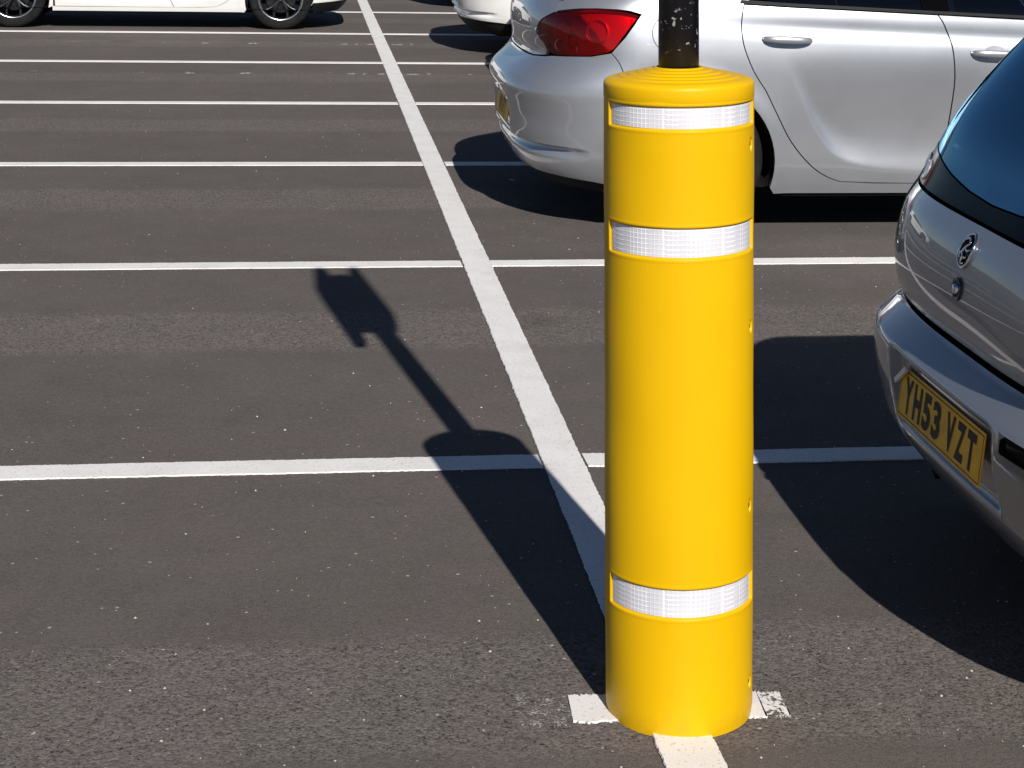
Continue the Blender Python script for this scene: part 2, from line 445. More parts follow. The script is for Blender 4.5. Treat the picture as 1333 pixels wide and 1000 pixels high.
# stub of an older cross under the post, its left end worn through
st = obj('cross_marking', *ragged(-0.205, 0.165, 0.112, 160, 51, 0.004, 0.01), 'line'); st.location = (0.735, 3.437, 0.0042); st.rotation_euler = (0, 0, rad(-2.0)); struct(st)
for x0, x1, wd, sd_, mt in [(-0.305, -0.215, 0.125, 61, 'line_ghost'), (0.168, 0.210, 0.10, 62, 'line_worn')]:
    o = obj('worn_marking', *ragged(x0, x1, wd, 60, sd_, 0.008, 0.01), mt); o.location = (0.735, 3.437, 0.0026); o.rotation_euler = (0, 0, rad(-2.0)); struct(o)
for yy, a, b in [(13.63*2.5/2.4*0.998, -3.8, 3.2), (15.8*2.5/2.4, -3.4, 2.4)]:
    o = obj('worn_marking', *ragged(a, b, 0.07, 200, int(yy*10), 0.006, 0.01), M['ghost_seam']); o.location = (0.4, yy, 0.0042); struct(o)

# loose pale grit scattered on the surface
rg = np.random.RandomState(11)
V = []; Fc = []
for i in range(1000):
    d = 2.9+11*rg.rand()**1.7; x = 0.3+(rg.rand()-0.5)*d*0.75
    r = 0.0013+0.0030*rg.rand()**4
    a = rg.rand()*6.28; k = len(V)
    pts = [(r*math.cos(a+j*1.57)*(0.7+0.6*rg.rand()), r*math.sin(a+j*1.57)*(0.7+0.6*rg.rand()), r*0.35) for j in range(4)]
    V += [(x+p[0], d+p[1], p[2]) for p in pts]+[(x, d, r*(1.0+0.5*rg.rand())), (x, d, -0.001)]
    for j in range(4): Fc += [(k+j, k+(j+1) % 4, k+4), (k+(j+1) % 4, k+j, k+5)]
struct(obj('loose_grit', V, Fc, 'grit'), 'scattered pale grit on the dark asphalt', 'stuff', 'grit')

# ------------------------------------------------------------------ post and its yellow guard
LEAN = -0.0257
BX, BY = 0.737, 3.4395
ROT6 = rad(-5.5)

def bollard():
    root = empty('post_guard', (BX, BY, 0)); root.rotation_euler = (0, LEAN, 0)
    tag(root, 'tall yellow plastic post guard with three white reflective bands', 'bollard')
    R = 0.1405; TOP = 1.186
    bands = [(1.134, 1.176), (0.899, 0.955), (0.229, 0.284)]
    HS = rad(72.0)
    holes = [(1.096, 1), (0.754, 1), (0.413, 1), (0.073, 1)]
    # front centre of half k
    c0 = -math.pi/2+ROT6
    zs = set(np.round(np.linspace(0.0, TOP, 60), 5))
    for a, b in bands:
        zs |= set(np.round(np.arange(a-0.010, b+0.0101, 0.0012), 5))
    for z, _ in holes: zs |= set(np.round(np.arange(z-0.02, z+0.0201, 0.002), 5))
    zs = sorted(z for z in zs if 0 <= z <= TOP)
    zs = [z for i, z in enumerate(zs) if i == 0 or z-zs[i-1] > 0.0004]
    for half in (0, 1):
        cc = c0+half*math.pi
        th = np.linspace(-rad(89.75), rad(89.75), 150)
        ex = []
        for sg in (-1, 1):
            ex += list(sg*(HS+np.linspace(-0.045, 0.03, 24))); ex += list(sg*(rad(66.0)+np.linspace(-0.09, 0.09, 24)))
        th = np.unique(np.round(np.concatenate([th, ex]), 5))
        T, Z = np.meshgrid(th, zs, indexing='ij')
        d = np.zeros_like(T)
        for a, b in bands:
            # rounded-rectangle distance
            qx = np.abs(T*R)-(HS*R-0.004); qz = np.abs(Z-(a+b)/2)-((b-a)/2-0.004)
            sdf = np.hypot(np.maximum(qx, 0), np.maximum(qz, 0))+np.minimum(np.maximum(qx, qz), 0)-0.004
            d -= 0.0048*(1-sst(sdf, -0.0016, 0.0016)); d += 0.0005*np.exp(-((sdf-0.0045)/0.0025)**2)
        for z, _ in holes:
            for sg in (1,):
                e = np.hypot((T-sg*rad(66.0))*R/0.0085, (Z-z)/0.0125)
                d -= 0.024*(1-sst(e, 0.70, 1.0))
        d -= 0.004*sst(np.abs(T), rad(89.2), rad(89.75))           # softened joint edge
        d -= 0.003*sst(0.006-Z, 0, 0.006)
        # faint moulding waviness
        d += 0.00035*np.sin(Z*23+T*2)+0.00025*np.sin(T*7+Z*9)
        r = R+d+0.0014*(1-Z/TOP)*0
        V = np.stack([r*np.cos(cc+T), r*np.sin(cc+T), Z], -1).reshape(-1, 3)
        nz = len(zs); Fc = []
        for i in range(len(th)-1):
            for j in range(nz-1):
                Fc.append((i*nz+j, (i+1)*nz+j, (i+1)*nz+j+1, i*nz+j+1))
        sh = obj('shell_half', V, Fc, 'yellow', root, smooth=True)
        for a, b in bands:
            tt = np.linspace(-HS+0.014, HS-0.014, 90); zz = np.linspace(a+0.0022, b-0.0022, 5)
            VV = []; UV = []; FF = []
            for t in tt:
                for z in zz:
                    rr = R-0.0041
                    VV.append((rr*math.cos(cc+t), rr*math.sin(cc+t), z)); UV.append((t*R, z))
            for i in range(len(tt)-1):
                for j in range(4): FF.append((i*5+j, (i+1)*5+j, (i+1)*5+j+1, i*5+j+1))
            obj('reflective_band', VV, FF, 'film', root, smooth=True, uv=UV)
        for z, _ in holes:
            sg = 1
            a = cc+sg*rad(66.0)
            v, f = lathe([(0.0, 0.0220), (0.0045, 0.0220), (0.0070, 0.0210), (0.0074, 0.0)], 16)
            rot = Matrix.Rotation(a, 3, 'Z') @ Matrix.Rotation(math.pi/2, 3, 'Y')
            obj('bolt', *moved((v, f), ((R-0.0245)*math.cos(a), (R-0.0245)*math.sin(a), z), rot), 'bolt', root)
    # domed cap with stepped rings
    prof = [(R-0.004, 1.1800), (R-0.0002, 1.1812), (R+0.0006, 1.1830), (R+0.0006, 1.2045), (R-0.0002, 1.2080), (R-0.0022, 1.2108), (R-0.0060, 1.2135), (R-0.0100, 1.2150)]
    r = R-0.012
    steps = []; zz = 1.2165
    for r_ in (0.1265, 0.110, 0.0935, 0.077, 0.0605):
        steps += [(r_, zz), (r_-0.0125, zz+0.0007), (r_-0.0132, zz+0.0010), (r_-0.0148, zz+0.0032), (r_-0.0155, zz+0.0035)]; zz += 0.0037
    steps += [(0.0425, zz+0.0004), (0.0405, zz-0.001), (0.0405, 1.215)]
    prof += steps
    cap = obj('cap', *lathe(prof, 128), 'yellow', root, smooth=True)
    me = cap.data
    return root
bollard()

def post():
    root = empty('steel_post', (BX, BY, 0)); root.rotation_euler = (0, LEAN, 0)
    tag(root, 'black painted steel post rising out of the yellow guard', 'post')
    obj('pole', *lathe([(0.0, -0.2), (0.038, -0.2), (0.038, 2.77), (0.035, 2.775), (0.0, 2.776)], 64), 'post', root, smooth=False)
    for p in root.children[0].data.polygons: p.use_smooth = True
    # sign box clamped near the top (only its shadow falls into the picture)
    def lx(u, z): return u-BX-LEAN*z
    pts = [(0.556, 2.02), (0.598, 2.02), (0.602, 2.16), (0.64, 2.16), (0.738, 2.16), (0.757, 2.28), (0.752, 2.66), (0.750, 2.85), (0.712, 2.85), (0.705, 2.74), (0.626, 2.74), (0.622, 2.85), (0.578, 2.85), (0.545, 2.66), (0.543, 2.56), (0.552, 2.2)]
    V = []; n = len(pts)
    for y in (-0.045, 0.045): V += [(lx(u, z), y, z) for u, z in pts]
    Fc = [tuple(range(n)), tuple(range(2*n-1, n-1, -1))]+[(i, n+i, n+(i+1) % n, (i+1) % n) for i in range(n)]
    Fc[0], Fc[1] = Fc[0], Fc[1]
    obj('sign_box', V, Fc, 'post', root)
    return root
post()

# ------------------------------------------------------------------ cars
class Body:
    """car skin as P(s, v): s runs round the plan outline from the middle of the tail, v up the tail profile"""
    def __init__(b, L, W, a, n, m, rear, side, front, af=0.8, nf=2.8, disp=None):
        b.L, b.W = L, W; b.disp = disp
        t = np.linspace(0, 1, 1500)
        yr = W*(1-(1-t)**2.0); yr = W*np.sin(t*np.pi/2)
        xr = a*(1-np.maximum(1-(yr/W)**n, 0)**(1/m))
        yf = W*np.cos(t*np.pi/2); xf = L-af*(1-np.maximum(1-(yf/W)**nf, 0)**(1/m))
        X = np.concatenate([xr, np.linspace(a, L-af, 600)[1:-1], xf]); Y = np.concatenate([yr, np.full(598, W), yf])
        s = np.concatenate([[0], np.cumsum(np.hypot(np.diff(X), np.diff(Y)))])
        b.s, b.X, b.Y, b.S = s, X, Y, s[-1]; b.nr = 1500; b.a = a
        pr = crom(rear, 14); v = np.concatenate([[0], np.cumsum(np.hypot(np.diff(pr[:, 0]), np.diff(pr[:, 1])))])
        z = np.maximum.accumulate(pr[:, 1]+np.arange(len(pr))*1e-6)
        b.v, b.pz, b.px = v, z, pr[:, 0]
        sd_ = crom(side, 14); b.sz, b.sw = sd_[:, 0], sd_[:, 1]
        fd = crom(front, 14); b.fz, b.fx = np.maximum.accumulate(fd[:, 0]+np.arange(len(fd))*1e-6), fd[:, 1]
    def sy(b, y): return np.interp(abs(y), b.Y[:b.nr], b.s[:b.nr])*(1 if y >= 0 else -1)
    def sx(b, x): return np.interp(x, b.X, b.s)
    def vz(b, z): return np.interp(z, b.pz, b.v)
    def raw(b, s, v):
        sg = np.sign(s); sa = np.abs(s)
        x = np.interp(sa, b.s, b.X); y = np.interp(sa, b.s, b.Y)
        z = np.interp(v, b.v, b.pz); xr = np.interp(v, b.v, b.px)
        Br = 1-sst(x/np.maximum(0.95, 2.0*xr), 0, 1)
        xf = np.interp(z, b.fz, b.fx); Bf = 1-sst((b.L-x)/np.maximum(0.95, 1.7*xf), 0, 1)
        X = x+xr*Br-xf*Bf
        Y = -sg*y*np.interp(z, b.sz, b.sw)
        return np.stack([X, Y, z+0*x], -1)
    def nrm(b, s, v, f):
        e = 0.0015
        n = np.cross(f(s+e, v)-f(s-e, v), f(s, v+e)-f(s, v-e))
        # s increases from tail centre to the right (-y) side: outward normal = dv x ds
        n /= np.maximum(np.linalg.norm(n, axis=-1, keepdims=True), 1e-9)
        return n
    def P(b, s, v):
        p = b.raw(s, v)
        if b.disp is not None:
            d = b.disp(p[..., 0], p[..., 1], p[..., 2])
            p = p+b.nrm(s, v, b.raw)*d[..., None]
        return p
    def N(b, s, v): return b.nrm(s, v, b.P)

def poly_inset(P, g):
    P = np.array(P); nx = np.roll(P, -1, 0); pv = np.roll(P, 1, 0)
    A = 0.5*np.sum(P[:, 0]*nx[:, 1]-nx[:, 0]*P[:, 1])
    if A < 0: P = P[::-1]; nx = np.roll(P, -1, 0); pv = np.roll(P, 1, 0)
    e1 = P-pv; e2 = nx-P
    n1 = np.stack([-e1[:, 1], e1[:, 0]], -1); n1 /= np.maximum(np.linalg.norm(n1, axis=1, keepdims=True), 1e-9)
    n2 = np.stack([-e2[:, 1], e2[:, 0]], -1); n2 /= np.maximum(np.linalg.norm(n2, axis=1, keepdims=True), 1e-9)
    m = n1+n2; k = np.maximum(1+np.sum(n1*n2, 1, keepdims=True), 0.5)
    return P+m/k*g

def inside(poly, pts):
    x, y = pts[:, 0], pts[:, 1]; r = np.zeros(len(pts), bool)
    q = np.roll(poly, -1, 0)
    for (x0, y0), (x1, y1) in zip(poly, q):
        c = ((y0 > y) != (y1 > y)) & (x < (x1-x0)*(y-y0)/(y1-y0+1e-15)+x0); r ^= c
    return r

def panel(B, name, poly, mat, parent, res=0.03, gap=0.002, flange=0.02, off=0.0, edge_r=0.0):
    """one body panel: polygon in (s, v) triangulated on the skin, with its rim turned inwards"""
    P = poly_inset(poly, gap)
    bd = []
    for i in range(len(P)):
        a, c = P[i], P[(i+1) % len(P)]; k = max(1, int(math.ceil(np.linalg.norm(c-a)/res)))
        for j in range(k): bd.append(a+(c-a)*j/k)
    bd = np.array(bd)
    lo, hi = bd.min(0), bd.max(0)
    gx = np.arange(lo[0]+res*0.5, hi[0], res); gy = np.arange(lo[1]+res*0.5, hi[1], res)
    if len(gx) and len(gy):
        gg = np.stack(np.meshgrid(gx, gy), -1).reshape(-1, 2); gg = gg[inside(bd, gg)]
        if len(gg):
            d = np.full(len(gg), 1e9)
            for q in bd: d = np.minimum(d, np.hypot(gg[:, 0]-q[0], gg[:, 1]-q[1]))
            gg = gg[d > res*0.45]
        pts = np.concatenate([bd, gg])
    else: pts = bd
    nb = len(bd)
    ov, oe, of, _, _, _ = delaunay_2d_cdt([Vector(p) for p in pts], [(i, (i+1) % nb) for i in range(nb)], [], 1, 1e-6)
    pts = np.array([(p.x, p.y) for p in ov])
    s, v = pts[:, 0], pts[:, 1]
    p3 = B.P(s, v); n3 = B.N(s, v)
    p3 = p3+n3*off
    faces = [tuple(f) for f in of]
    # orientation check against normals
    if faces:
        f = faces[len(faces)//2]; a, c, e = p3[f[0]], p3[f[1]], p3[f[2]]
        tot = sum(np.dot(np.cross(p3[q[1]]-p3[q[0]], p3[q[2]]-p3[q[0]]), n3[q[0]]) for q in faces[::max(1, len(faces)//50)])
        if tot < 0: faces = [q[::-1] for q in faces]
    V = [p for p in p3]; Nn = [n for n in n3]
    if flange > 0:
        cnt = {}
        for q in faces:
            for i in range(3):
                e = (q[i], q[(i+1) % 3]); k = (min(e), max(e))
                cnt[k] = None if k in cnt else e
        for k, e in cnt.items():
            if e is None: continue
            i, j = e; n0, n1 = n3[i], n3[j]; t = p3[j]-p3[i]; o = np.cross(t, n0); o = o/max(np.linalg.norm(o), 1e-9)
            b0 = len(V)
            V += [p3[i], p3[j], p3[j]-n1*flange, p3[i]-n0*flange]; Nn += [o]*4
            faces.append((b0, b0+3, b0+2, b0+1))
    return obj(name, V, faces, mat, parent, normals=Nn)

def mirror(poly): return [(-s, v) for s, v in poly][::-1]

def pts_of(B, L):
    out = []
    for k, a, z in L:
        if k == 'y' and a == 0.0: a = 0.004
        out.append((B.sy(a) if k == 'y' else B.sx(a), B.vz(z)))
    return out

def smooth_sv(pts, n=6): return [tuple(p) for p in crom(pts, n)]

def arc_pts(cx, cz, r, a0, a1, n=18):
    return [('x', cx+r*math.cos(a), cz+r*math.sin(a)) for a in np.linspace(a0, a1, n)]

def wheel(parent, x, y, r, width, out, style, tyre_r=None):
    """out = +1/-1: side (in y) of the outer face"""
    root = empty('wheel', (x, y, r)); root.parent = parent
    tr = r; rr = r*0.70; hw = width/2
    def fl(vf): return ([(a, b*out, c) for a, b, c in vf[0]], vf[1] if out > 0 else [f[::-1] for f in vf[1]])
    prof = [(rr, -hw*0.85), (rr+0.01, -hw*0.95), (tr*0.93, -hw), (tr*0.985, -hw*0.86), (tr, -hw*0.6), (tr, hw*0.6), (tr*0.985, hw*0.84), (tr*0.95, hw*0.97), (tr*0.86, hw*1.02), (rr+0.016, hw*0.95), (rr+0.004, hw*0.9), (rr, hw*0.8)]
    obj('tyre', *fl(lathe(prof, 72, axis='y')), 'rubber', root, smooth=True)
    lip = [(rr-0.028, hw*0.35), (rr-0.022, hw*0.75), (rr-0.010, hw*0.86), (rr+0.003, hw*0.93), (rr+0.006, hw*0.86), (rr+0.003, hw*0.7)]
    obj('rim', *fl(lathe(lip, 72, axis='y')), 'alloy', root, smooth=True)
    barrel = [(0.0, -hw*0.3), (rr*0.55, -hw*0.3), (rr-0.02, -hw*0.2), (rr-0.024, hw*0.5)]
    obj('rim_barrel', *fl(lathe(barrel, 48, axis='y')), 'under', root, smooth=True)
    disc = [(0.04, -hw*0.05), (rr*0.68, -hw*0.05), (rr*0.68, -hw*0.15)]
    obj('brake_disc', *fl(lathe(disc, 48, axis='y')), 'dark_chrome', root)
    k = 5
    for i in range(k):
        parts = []
        for sp_ in (-1, 1):
            a = 2*math.pi*i/k+0.31; V = []; Fc = []
            n = 8
            for j in range(n+1):
                t = j/n; rad_ = 0.03+(rr-0.045)*t; ang = a+sp_*(0.06+0.26*t*t)
                wd = 0.020-0.006*t; yy = hw*(0.55+0.2*t); c_, s_ = math.cos(ang), math.sin(ang)
                for dx, dy in ((-wd, -0.02), (-wd*0.7, 0.0), (wd*0.7, 0.0), (wd, -0.02)):
                    V.append((rad_*c_-dx*s_, yy+dy, rad_*s_+dx*c_))
            for j in range(n):
                for q in range(3): Fc.append((j*4+q, j*4+q+1, j*4+q+5, j*4+q+4))
            parts.append((V, Fc))
        obj('spoke', *fl(join(*parts)), 'alloy_dark' if style == 'dark' else 'alloy', root, smooth=True)
    hub = [(0.0, hw*0.72), (0.022, hw*0.71), (0.030, hw*0.66), (0.034, hw*0.5)]
    obj('hub_cap', *fl(lathe(hub, 24, axis='y')), 'alloy', root, smooth=True)
    if style == 'dark':
        obj('brake_caliper', *fl(box(rr*0.45, rr*0.8, -hw*0.2, hw*0.25, -0.02, 0.14, 0.01)), 'caliper', root)
    return root

def text_mesh(txt, height, width, depth=0.0008, bold=0.045):
    cu = bpy.data.curves.new('lettering', 'FONT'); cu.body = txt; cu.size = 1.0; cu.offset = bold; cu.extrude = 0.0
    cu.align_x = 'CENTER'; cu.align_y = 'CENTER'
    o = bpy.data.objects.new('lettering_tmp', cu); col.objects.link(o)
    dg = bpy.context.evaluated_depsgraph_get(); dg.update()
    me = o.evaluated_get(dg).to_mesh()
    V = np.array([v.co[:] for v in me.vertices]); Fc = [tuple(p.vertices) for p in me.polygons]
    o.evaluated_get(dg).to_mesh_clear(); col.objects.unlink(o); bpy.data.objects.remove(o)
    lo, hi = V.min(0), V.max(0)
    V = (V-(lo+hi)/2); V[:, 0] *= width/(hi[0]-lo[0]); V[:, 1] *= height/(hi[1]-lo[1])
    return V, Fc

def number_plate(parent, x, z, txt, tilt, wid=0.52, hgt=0.111):
    """yellow rear plate facing -x, top leaning forward by tilt"""
    V, Fc = box(-0.0025, 0.0, -wid/2, wid/2, -hgt/2, hgt/2, 0.002)
    def tr(p):
        a, b, c = p; return (x+a*math.cos(tilt)+c*math.sin(tilt), b, z+c*math.cos(tilt)-a*math.sin(tilt))
    pl = obj('number_plate', [tr(p) for p in V], Fc, 'plate_yellow', parent)
    # letters run towards -y (read from behind the car), facing -x
    cw = 0.050; x_ = 0.0; place = []
    for ch in txt:
        if ch == ' ': x_ += 0.024; continue
        wd = 0.014 if ch in 'I1' else cw
        place.append((ch, x_+wd/2, wd)); x_ += wd+0.011
    tot = x_-0.011
    for ch, cx_, wd in place:
        T, tf = text_mesh(ch, 0.079, wd)
        obj('letter', [tr((-0.0032, -(p[0]+cx_-tot/2), p[1])) for p in T], tf, 'plate_black', pl)
    # thin printed border
    bw = 0.0022; e = 0.006; Vb = []; Fb = []
    for (a, b, c, d) in [(-wid/2+e, wid/2-e, -hgt/2+e, -hgt/2+e+bw), (-wid/2+e, wid/2-e, hgt/2-e-bw, hgt/2-e), (-wid/2+e, -wid/2+e+bw, -hgt/2+e+bw, hgt/2-e-bw), (wid/2-e-bw, wid/2-e, -hgt/2+e+bw, hgt/2-e-bw)]:
        k = len(Vb); Vb += [tr((-0.0031, a, c)), tr((-0.0031, b, c)), tr((-0.0031, b, d)), tr((-0.0031, a, d))]; Fb.append((k, k+3, k+2, k+1))
    obj('border', Vb, Fb, 'plate_black', pl)
    return pl

def seats(parent, W, x0, xf):
    for y in (-0.36, 0.36):
        v = join(box(xf-0.25, xf+0.25, y-0.24, y+0.24, 0.42, 0.58, 0.05), moved(box(-0.06, 0.06, -0.24, 0.24, 0.0, 0.60, 0.05), (xf-0.22, y, 0.52), Matrix.Rotation(rad(-16), 3, 'Y')), moved(box(-0.045, 0.045, -0.13, 0.13, 0.0, 0.17, 0.035), (xf-0.40, y, 1.10), Matrix.Rotation(rad(-10), 3, 'Y')))
        obj('front_seat', *v, 'cloth', parent)
    v = join(box(x0+0.55, x0+1.05, -W+0.28, W-0.28, 0.42, 0.58, 0.05), moved(box(-0.06, 0.06, -W+0.3, W-0.3, 0.0, 0.48, 0.05), (x0+0.60, 0, 0.50), Matrix.Rotation(rad(-20), 3, 'Y')))
    obj('rear_seat', *v, 'cloth', parent)

def common_under(B, root, xr, xf, rw, ww, style, arch):
    L, W = B.L, B.W
    obj('underbody', *box(0.32, L-0.35, -W+0.26, W-0.26, 0.155, 0.88, 0.05), 'under', root)
    obj('floor_pan', *box(xr+arch+0.02, xf-arch-0.02, -W+0.06, W-0.06, 0.160, 0.40, 0.02), 'under', root)
    for x in (xr, xf):
        for s in (-1, 1):
            y0 = W*0.985
            v, f = lathe([(arch-0.006, 0.0), (arch-0.006, -0.26), (0.1, -0.27)], 40, axis='y')
            v = [(a+x, s*(b+y0-0.012), max(c+rw, 0.21)) for a, b, c in v]
            if s < 0: f = [q[::-1] for q in f]
            obj('arch_liner', v, f, 'under', root, smooth=True)
            wheel(root, x, s*(W-0.035-ww/2), rw, ww, s, style)

# ---- silver five-door hatchback ------------------------------------------------
SCOOP = crom([(1.05, 0.92), (1.17, 0.768), (1.243, 0.633), (1.317, 0.481), (1.407, 0.362), (1.531, 0.308), (1.76, 0.280), (2.4, 0.262), (2.9, 0.27), (3.05, 0.30)], 12)
def hatch_disp(scoop=True, wf=1.0):
    def d(x, y, z):
        ay = np.abs(y); o = np.zeros_like(x)
        rearish = 1-sst(x, 0.25, 0.45)
        # plate recess and bumper slot across the tail
        rec = (1-sst(ay, 0.285, 0.335))*sst(z, 0.378, 0.396)*(1-sst(z, 0.520, 0.545))*(1-sst(x, 0.1, 0.2)); o = o-0.022*rec
        slot = (1-sst(ay, 0.76, 0.86))*sst(z, 0.318, 0.352)*(1-sst(z, 0.360, 0.368))*rearish; o = o-0.028*slot
        if scoop:
            zc = np.interp(x, SCOOP[:, 0], SCOOP[:, 1])
            t = z-zc; t = np.clip((t+np.sqrt(t*t+0.010**2))/2/0.15, 0, 1)      # soft lower crease
            S = (1-(1-t)**2.2)*(1-sst(z, 0.42, 0.82))*sst(x, 1.06, 1.30)*(1-sst(x, 2.7, 3.05))
            o = o-0.024*S
            # soft shoulder line under the windows
            zb = 1.005-0.033*(x-1.0); o = o-0.007*np.exp(-((z-(zb-0.085))/0.035)**2)*sst(x, 0.7, 1.3)
            # flared lip round the arches
        for cx in (0.78, 3.465):
            r = np.hypot(x-cx, z-0.31); o = o+0.010*np.exp(-((r-0.365)/0.05)**2)*(ay > 0.5)
        return o
    return d

def hatchback(name, label, loc, paint, plate_txt, style='light', L=4.42, W=0.905, valance='black_plastic', low_black=0.235, rz=0.0, detail=True):
    B = Body(L, W, 0.55, 3.6, 2.2,
             rear=[(0.16, 0.17), (0.11, 0.215), (0.075, 0.26), (0.045, 0.33), (0.030, 0.40), (0.024, 0.48), (0.012, 0.54), (0.0, 0.585), (0.0, 0.612), (0.018, 0.645), (0.065, 0.69), (0.100, 0.735), (0.108, 0.775), (0.098, 0.86), (0.105, 0.94), (0.150, 1.01), (0.25, 1.10), (0.42, 1.24), (0.62, 1.37), (0.80, 1.43), (1.1, 1.465), (1.5, 1.475)],
             side=[(0.17, 0.945), (0.24, 0.965), (0.34, 0.985), (0.5, 0.995), (0.66, 1.0), (0.76, 0.999), (0.84, 0.991), (0.92, 0.977), (1.0, 0.956), (1.06, 0.925), (1.2, 0.855), (1.36, 0.765), (1.42, 0.66), (1.455, 0.45), (1.47, 0.2), (1.4755, 0.0)],
             front=[(0.17, 0.12), (0.24, 0.05), (0.34, 0.01), (0.5, 0.0), (0.62, 0.04), (0.72, 0.13), (0.80, 0.32), (0.88, 0.70), (0.95, 1.02), (1.02, 1.18), (1.2, 1.55), (1.36, 1.95), (1.43, 2.3), (1.4755, 2.6)],
             disp=hatch_disp())
    root = empty(name, loc, rz); tag(root, label, 'car')
    XR, XF, AR = 0.78, 3.465, 0.363; zc = 0.31
    Pt = lambda Ls: pts_of(B, Ls)
    zb = lambda x: 1.010-0.040*(x-1.0) if x > 1 else 1.010+0.01*(1-x)
    seam = [('x', 0.337, 0.796), ('x', 0.375, 0.755), ('x', 0.423, 0.703), ('x', 0.455, 0.62), ('x', 0.462, 0.49)]
    a_seam = math.atan2(0.49-zc, 0.462-XR)
    lampbot = [('y', 0.585, 0.752), ('y', 0.64, 0.760), ('y', 0.72, 0.766), ('x', 0.16, 0.770), ('x', 0.24, 0.776), ('x', 0.337, 0.796)]
    # lamp outline
    lo = smooth_sv(Pt([('y', 0.50, 0.862), ('y', 0.545, 0.825), ('y', 0.585, 0.805), ('y', 0.612, 0.775), ('y', 0.68, 0.764), ('x', 0.16, 0.768), ('x', 0.24, 0.776), ('x', 0.337, 0.803), ('x', 0.405, 0.870), ('x', 0.45, 0.925), ('x', 0.478, 0.960)]))
    hi = smooth_sv(Pt([('x', 0.478, 0.960), ('x', 0.41, 0.972), ('x', 0.33, 0.977), ('x', 0.23, 0.975), ('y', 0.76, 0.966), ('y', 0.65, 0.943), ('y', 0.56, 0.905), ('y', 0.50, 0.862)]))
    lamp = lo[:-1]+hi[:-1]
    archR = arc_pts(XR, zc, AR, math.pi+0.25, a_seam % (2*math.pi), 10)
    bz = low_black
    half_bot = [('y', 0.0, bz), ('y', 0.55, bz), ('x', 0.12, bz-0.003), ('x', 0.26, bz-0.012), ('x', 0.41, bz-0.018)]
    ar = [p for p in archR if p[2] > 0.225]
    up = seam[::-1]
    right = Pt(half_bot+ar+up[1:]+lampbot[::-1][1:]+[('y', 0.45, 0.742), ('y', 0.0, 0.738)])
    loop = right+[(-s, v) for s, v in right[::-1] if abs(s) > 1e-6]
    panel(B, 'rear_bumper', loop, paint, root, 0.014, 0.002, 0.03)
    val = Pt([('y', 0.0, 0.172), ('y', 0.6, 0.172), ('x', 0.15, 0.172), ('x', 0.40, 0.172), ('x', 0.40, bz-0.02), ('x', 0.26, bz-0.014), ('x', 0.12, bz-0.005), ('y', 0.55, bz-0.002), ('y', 0.0, bz-0.002)])
    panel(B, 'valance', val+[(-s, v) for s, v in val[::-1] if abs(s) > 1e-6], valance, root, 0.04, 0.0, 0.0, -0.012)
    # tailgate between the lamps
    tg = Pt([('y', 0.0, 0.741), ('y', 0.45, 0.745), ('y', 0.580, 0.756), ('y', 0.604, 0.778), ('y', 0.578, 0.812), ('y', 0.54, 0.832), ('y', 0.488, 0.862), ('y', 0.555, 0.910), ('y', 0.658, 0.955), ('y', 0.66, 1.005), ('y', 0.0, 1.015)])
    panel(B, 'tailgate', tg+[(-s, v) for s, v in tg[::-1] if abs(s) > 1e-6], paint, root, 0.022, 0.002, 0.02)
    rw_ = Pt([('y', 0.0, 1.020), ('y', 0.655, 1.010), ('y', 0.60, 1.34), ('y', 0.0, 1.36)])
    panel(B, 'rear_window', rw_+[(-s, v) for s, v in rw_[::-1] if abs(s) > 1e-6], 'glass_dark', root, 0.06, 0.003, 0.0, -0.003)
    for sg in (1, -1):
        mr = (lambda p: p) if sg > 0 else mirror
        det = 1 if sg > 0 and detail else 0
        lp = panel(B, 'tail_lamp', mr(lamp), 'red_lens', root, 0.016, 0.003, 0.03, 0.003)
        panel(B, 'lamp_housing', mr(lamp), 'reflector', lp, 0.03, 0.004, 0.0, -0.022)
        for (k, a, z, r) in [('y', 0.70, 0.872, 0.050), ('x', 0.27, 0.885, 0.052), ('x', 0.15, 0.835, 0.03)]:
            s0, v0 = pts_of(B, [(k, a, z)])[0]
            p0 = B.P(np.array([sg*s0]), np.array([v0]))[0]; n0 = B.N(np.array([sg*s0]), np.array([v0]))[0]
            q = Vector(n0).to_track_quat('Z', 'Y').to_matrix()
            obj('lamp_bowl', *moved(lathe([(0.0, -0.030), (r*0.35, -0.027), (r*0.7, -0.018), (r*0.92, -0.006), (r, 0.004), (r*1.06, 0.0)], 28), tuple(p0-n0*0.012), q), 'reflector', lp, smooth=True)
        # side: quarter panel running into the sill
        door_r = [('x', 1.446, 0.232), ('x', 1.376, 0.260), ('x', 1.304, 0.311), ('x', 1.215, 0.413), ('x', 1.149, 0.531), ('x', 1.051, 0.70), ('x', 0.997, 0.817), ('x', 0.982, 0.90), ('x', 0.985, 0.96), ('x', 0.995, 1.012)]
        dr = smooth_sv(Pt(door_r), 4)
        arch_q = arc_pts(XR, zc, AR, (a_seam % (2*math.pi)), -0.28, 26)
        q = Pt(seam)+Pt(arch_q)[1:]+Pt([('x', 1.15, 0.178), ('x', 2.1, 0.178), ('x', 3.075, 0.178), ('x', 3.075, 0.222), ('x', 2.1, 0.222), ('x', 1.60, 0.224)])+dr+Pt([('x', 1.02, 1.03), ('x', 1.12, 1.18), ('x', 1.30, 1.36), ('x', 0.5, 1.36), ('y', 0.60, 1.36), ('y', 0.66, 1.01), ('y', 0.665, 0.958), ('y', 0.74, 0.972)])+[p for p in Pt([('x', 0.18, 0.978), ('x', 0.25, 0.983), ('x', 0.35, 0.983), ('x', 0.42, 0.978), ('x', 0.485, 0.965), ('x', 0.458, 0.922), ('x', 0.412, 0.866)])]
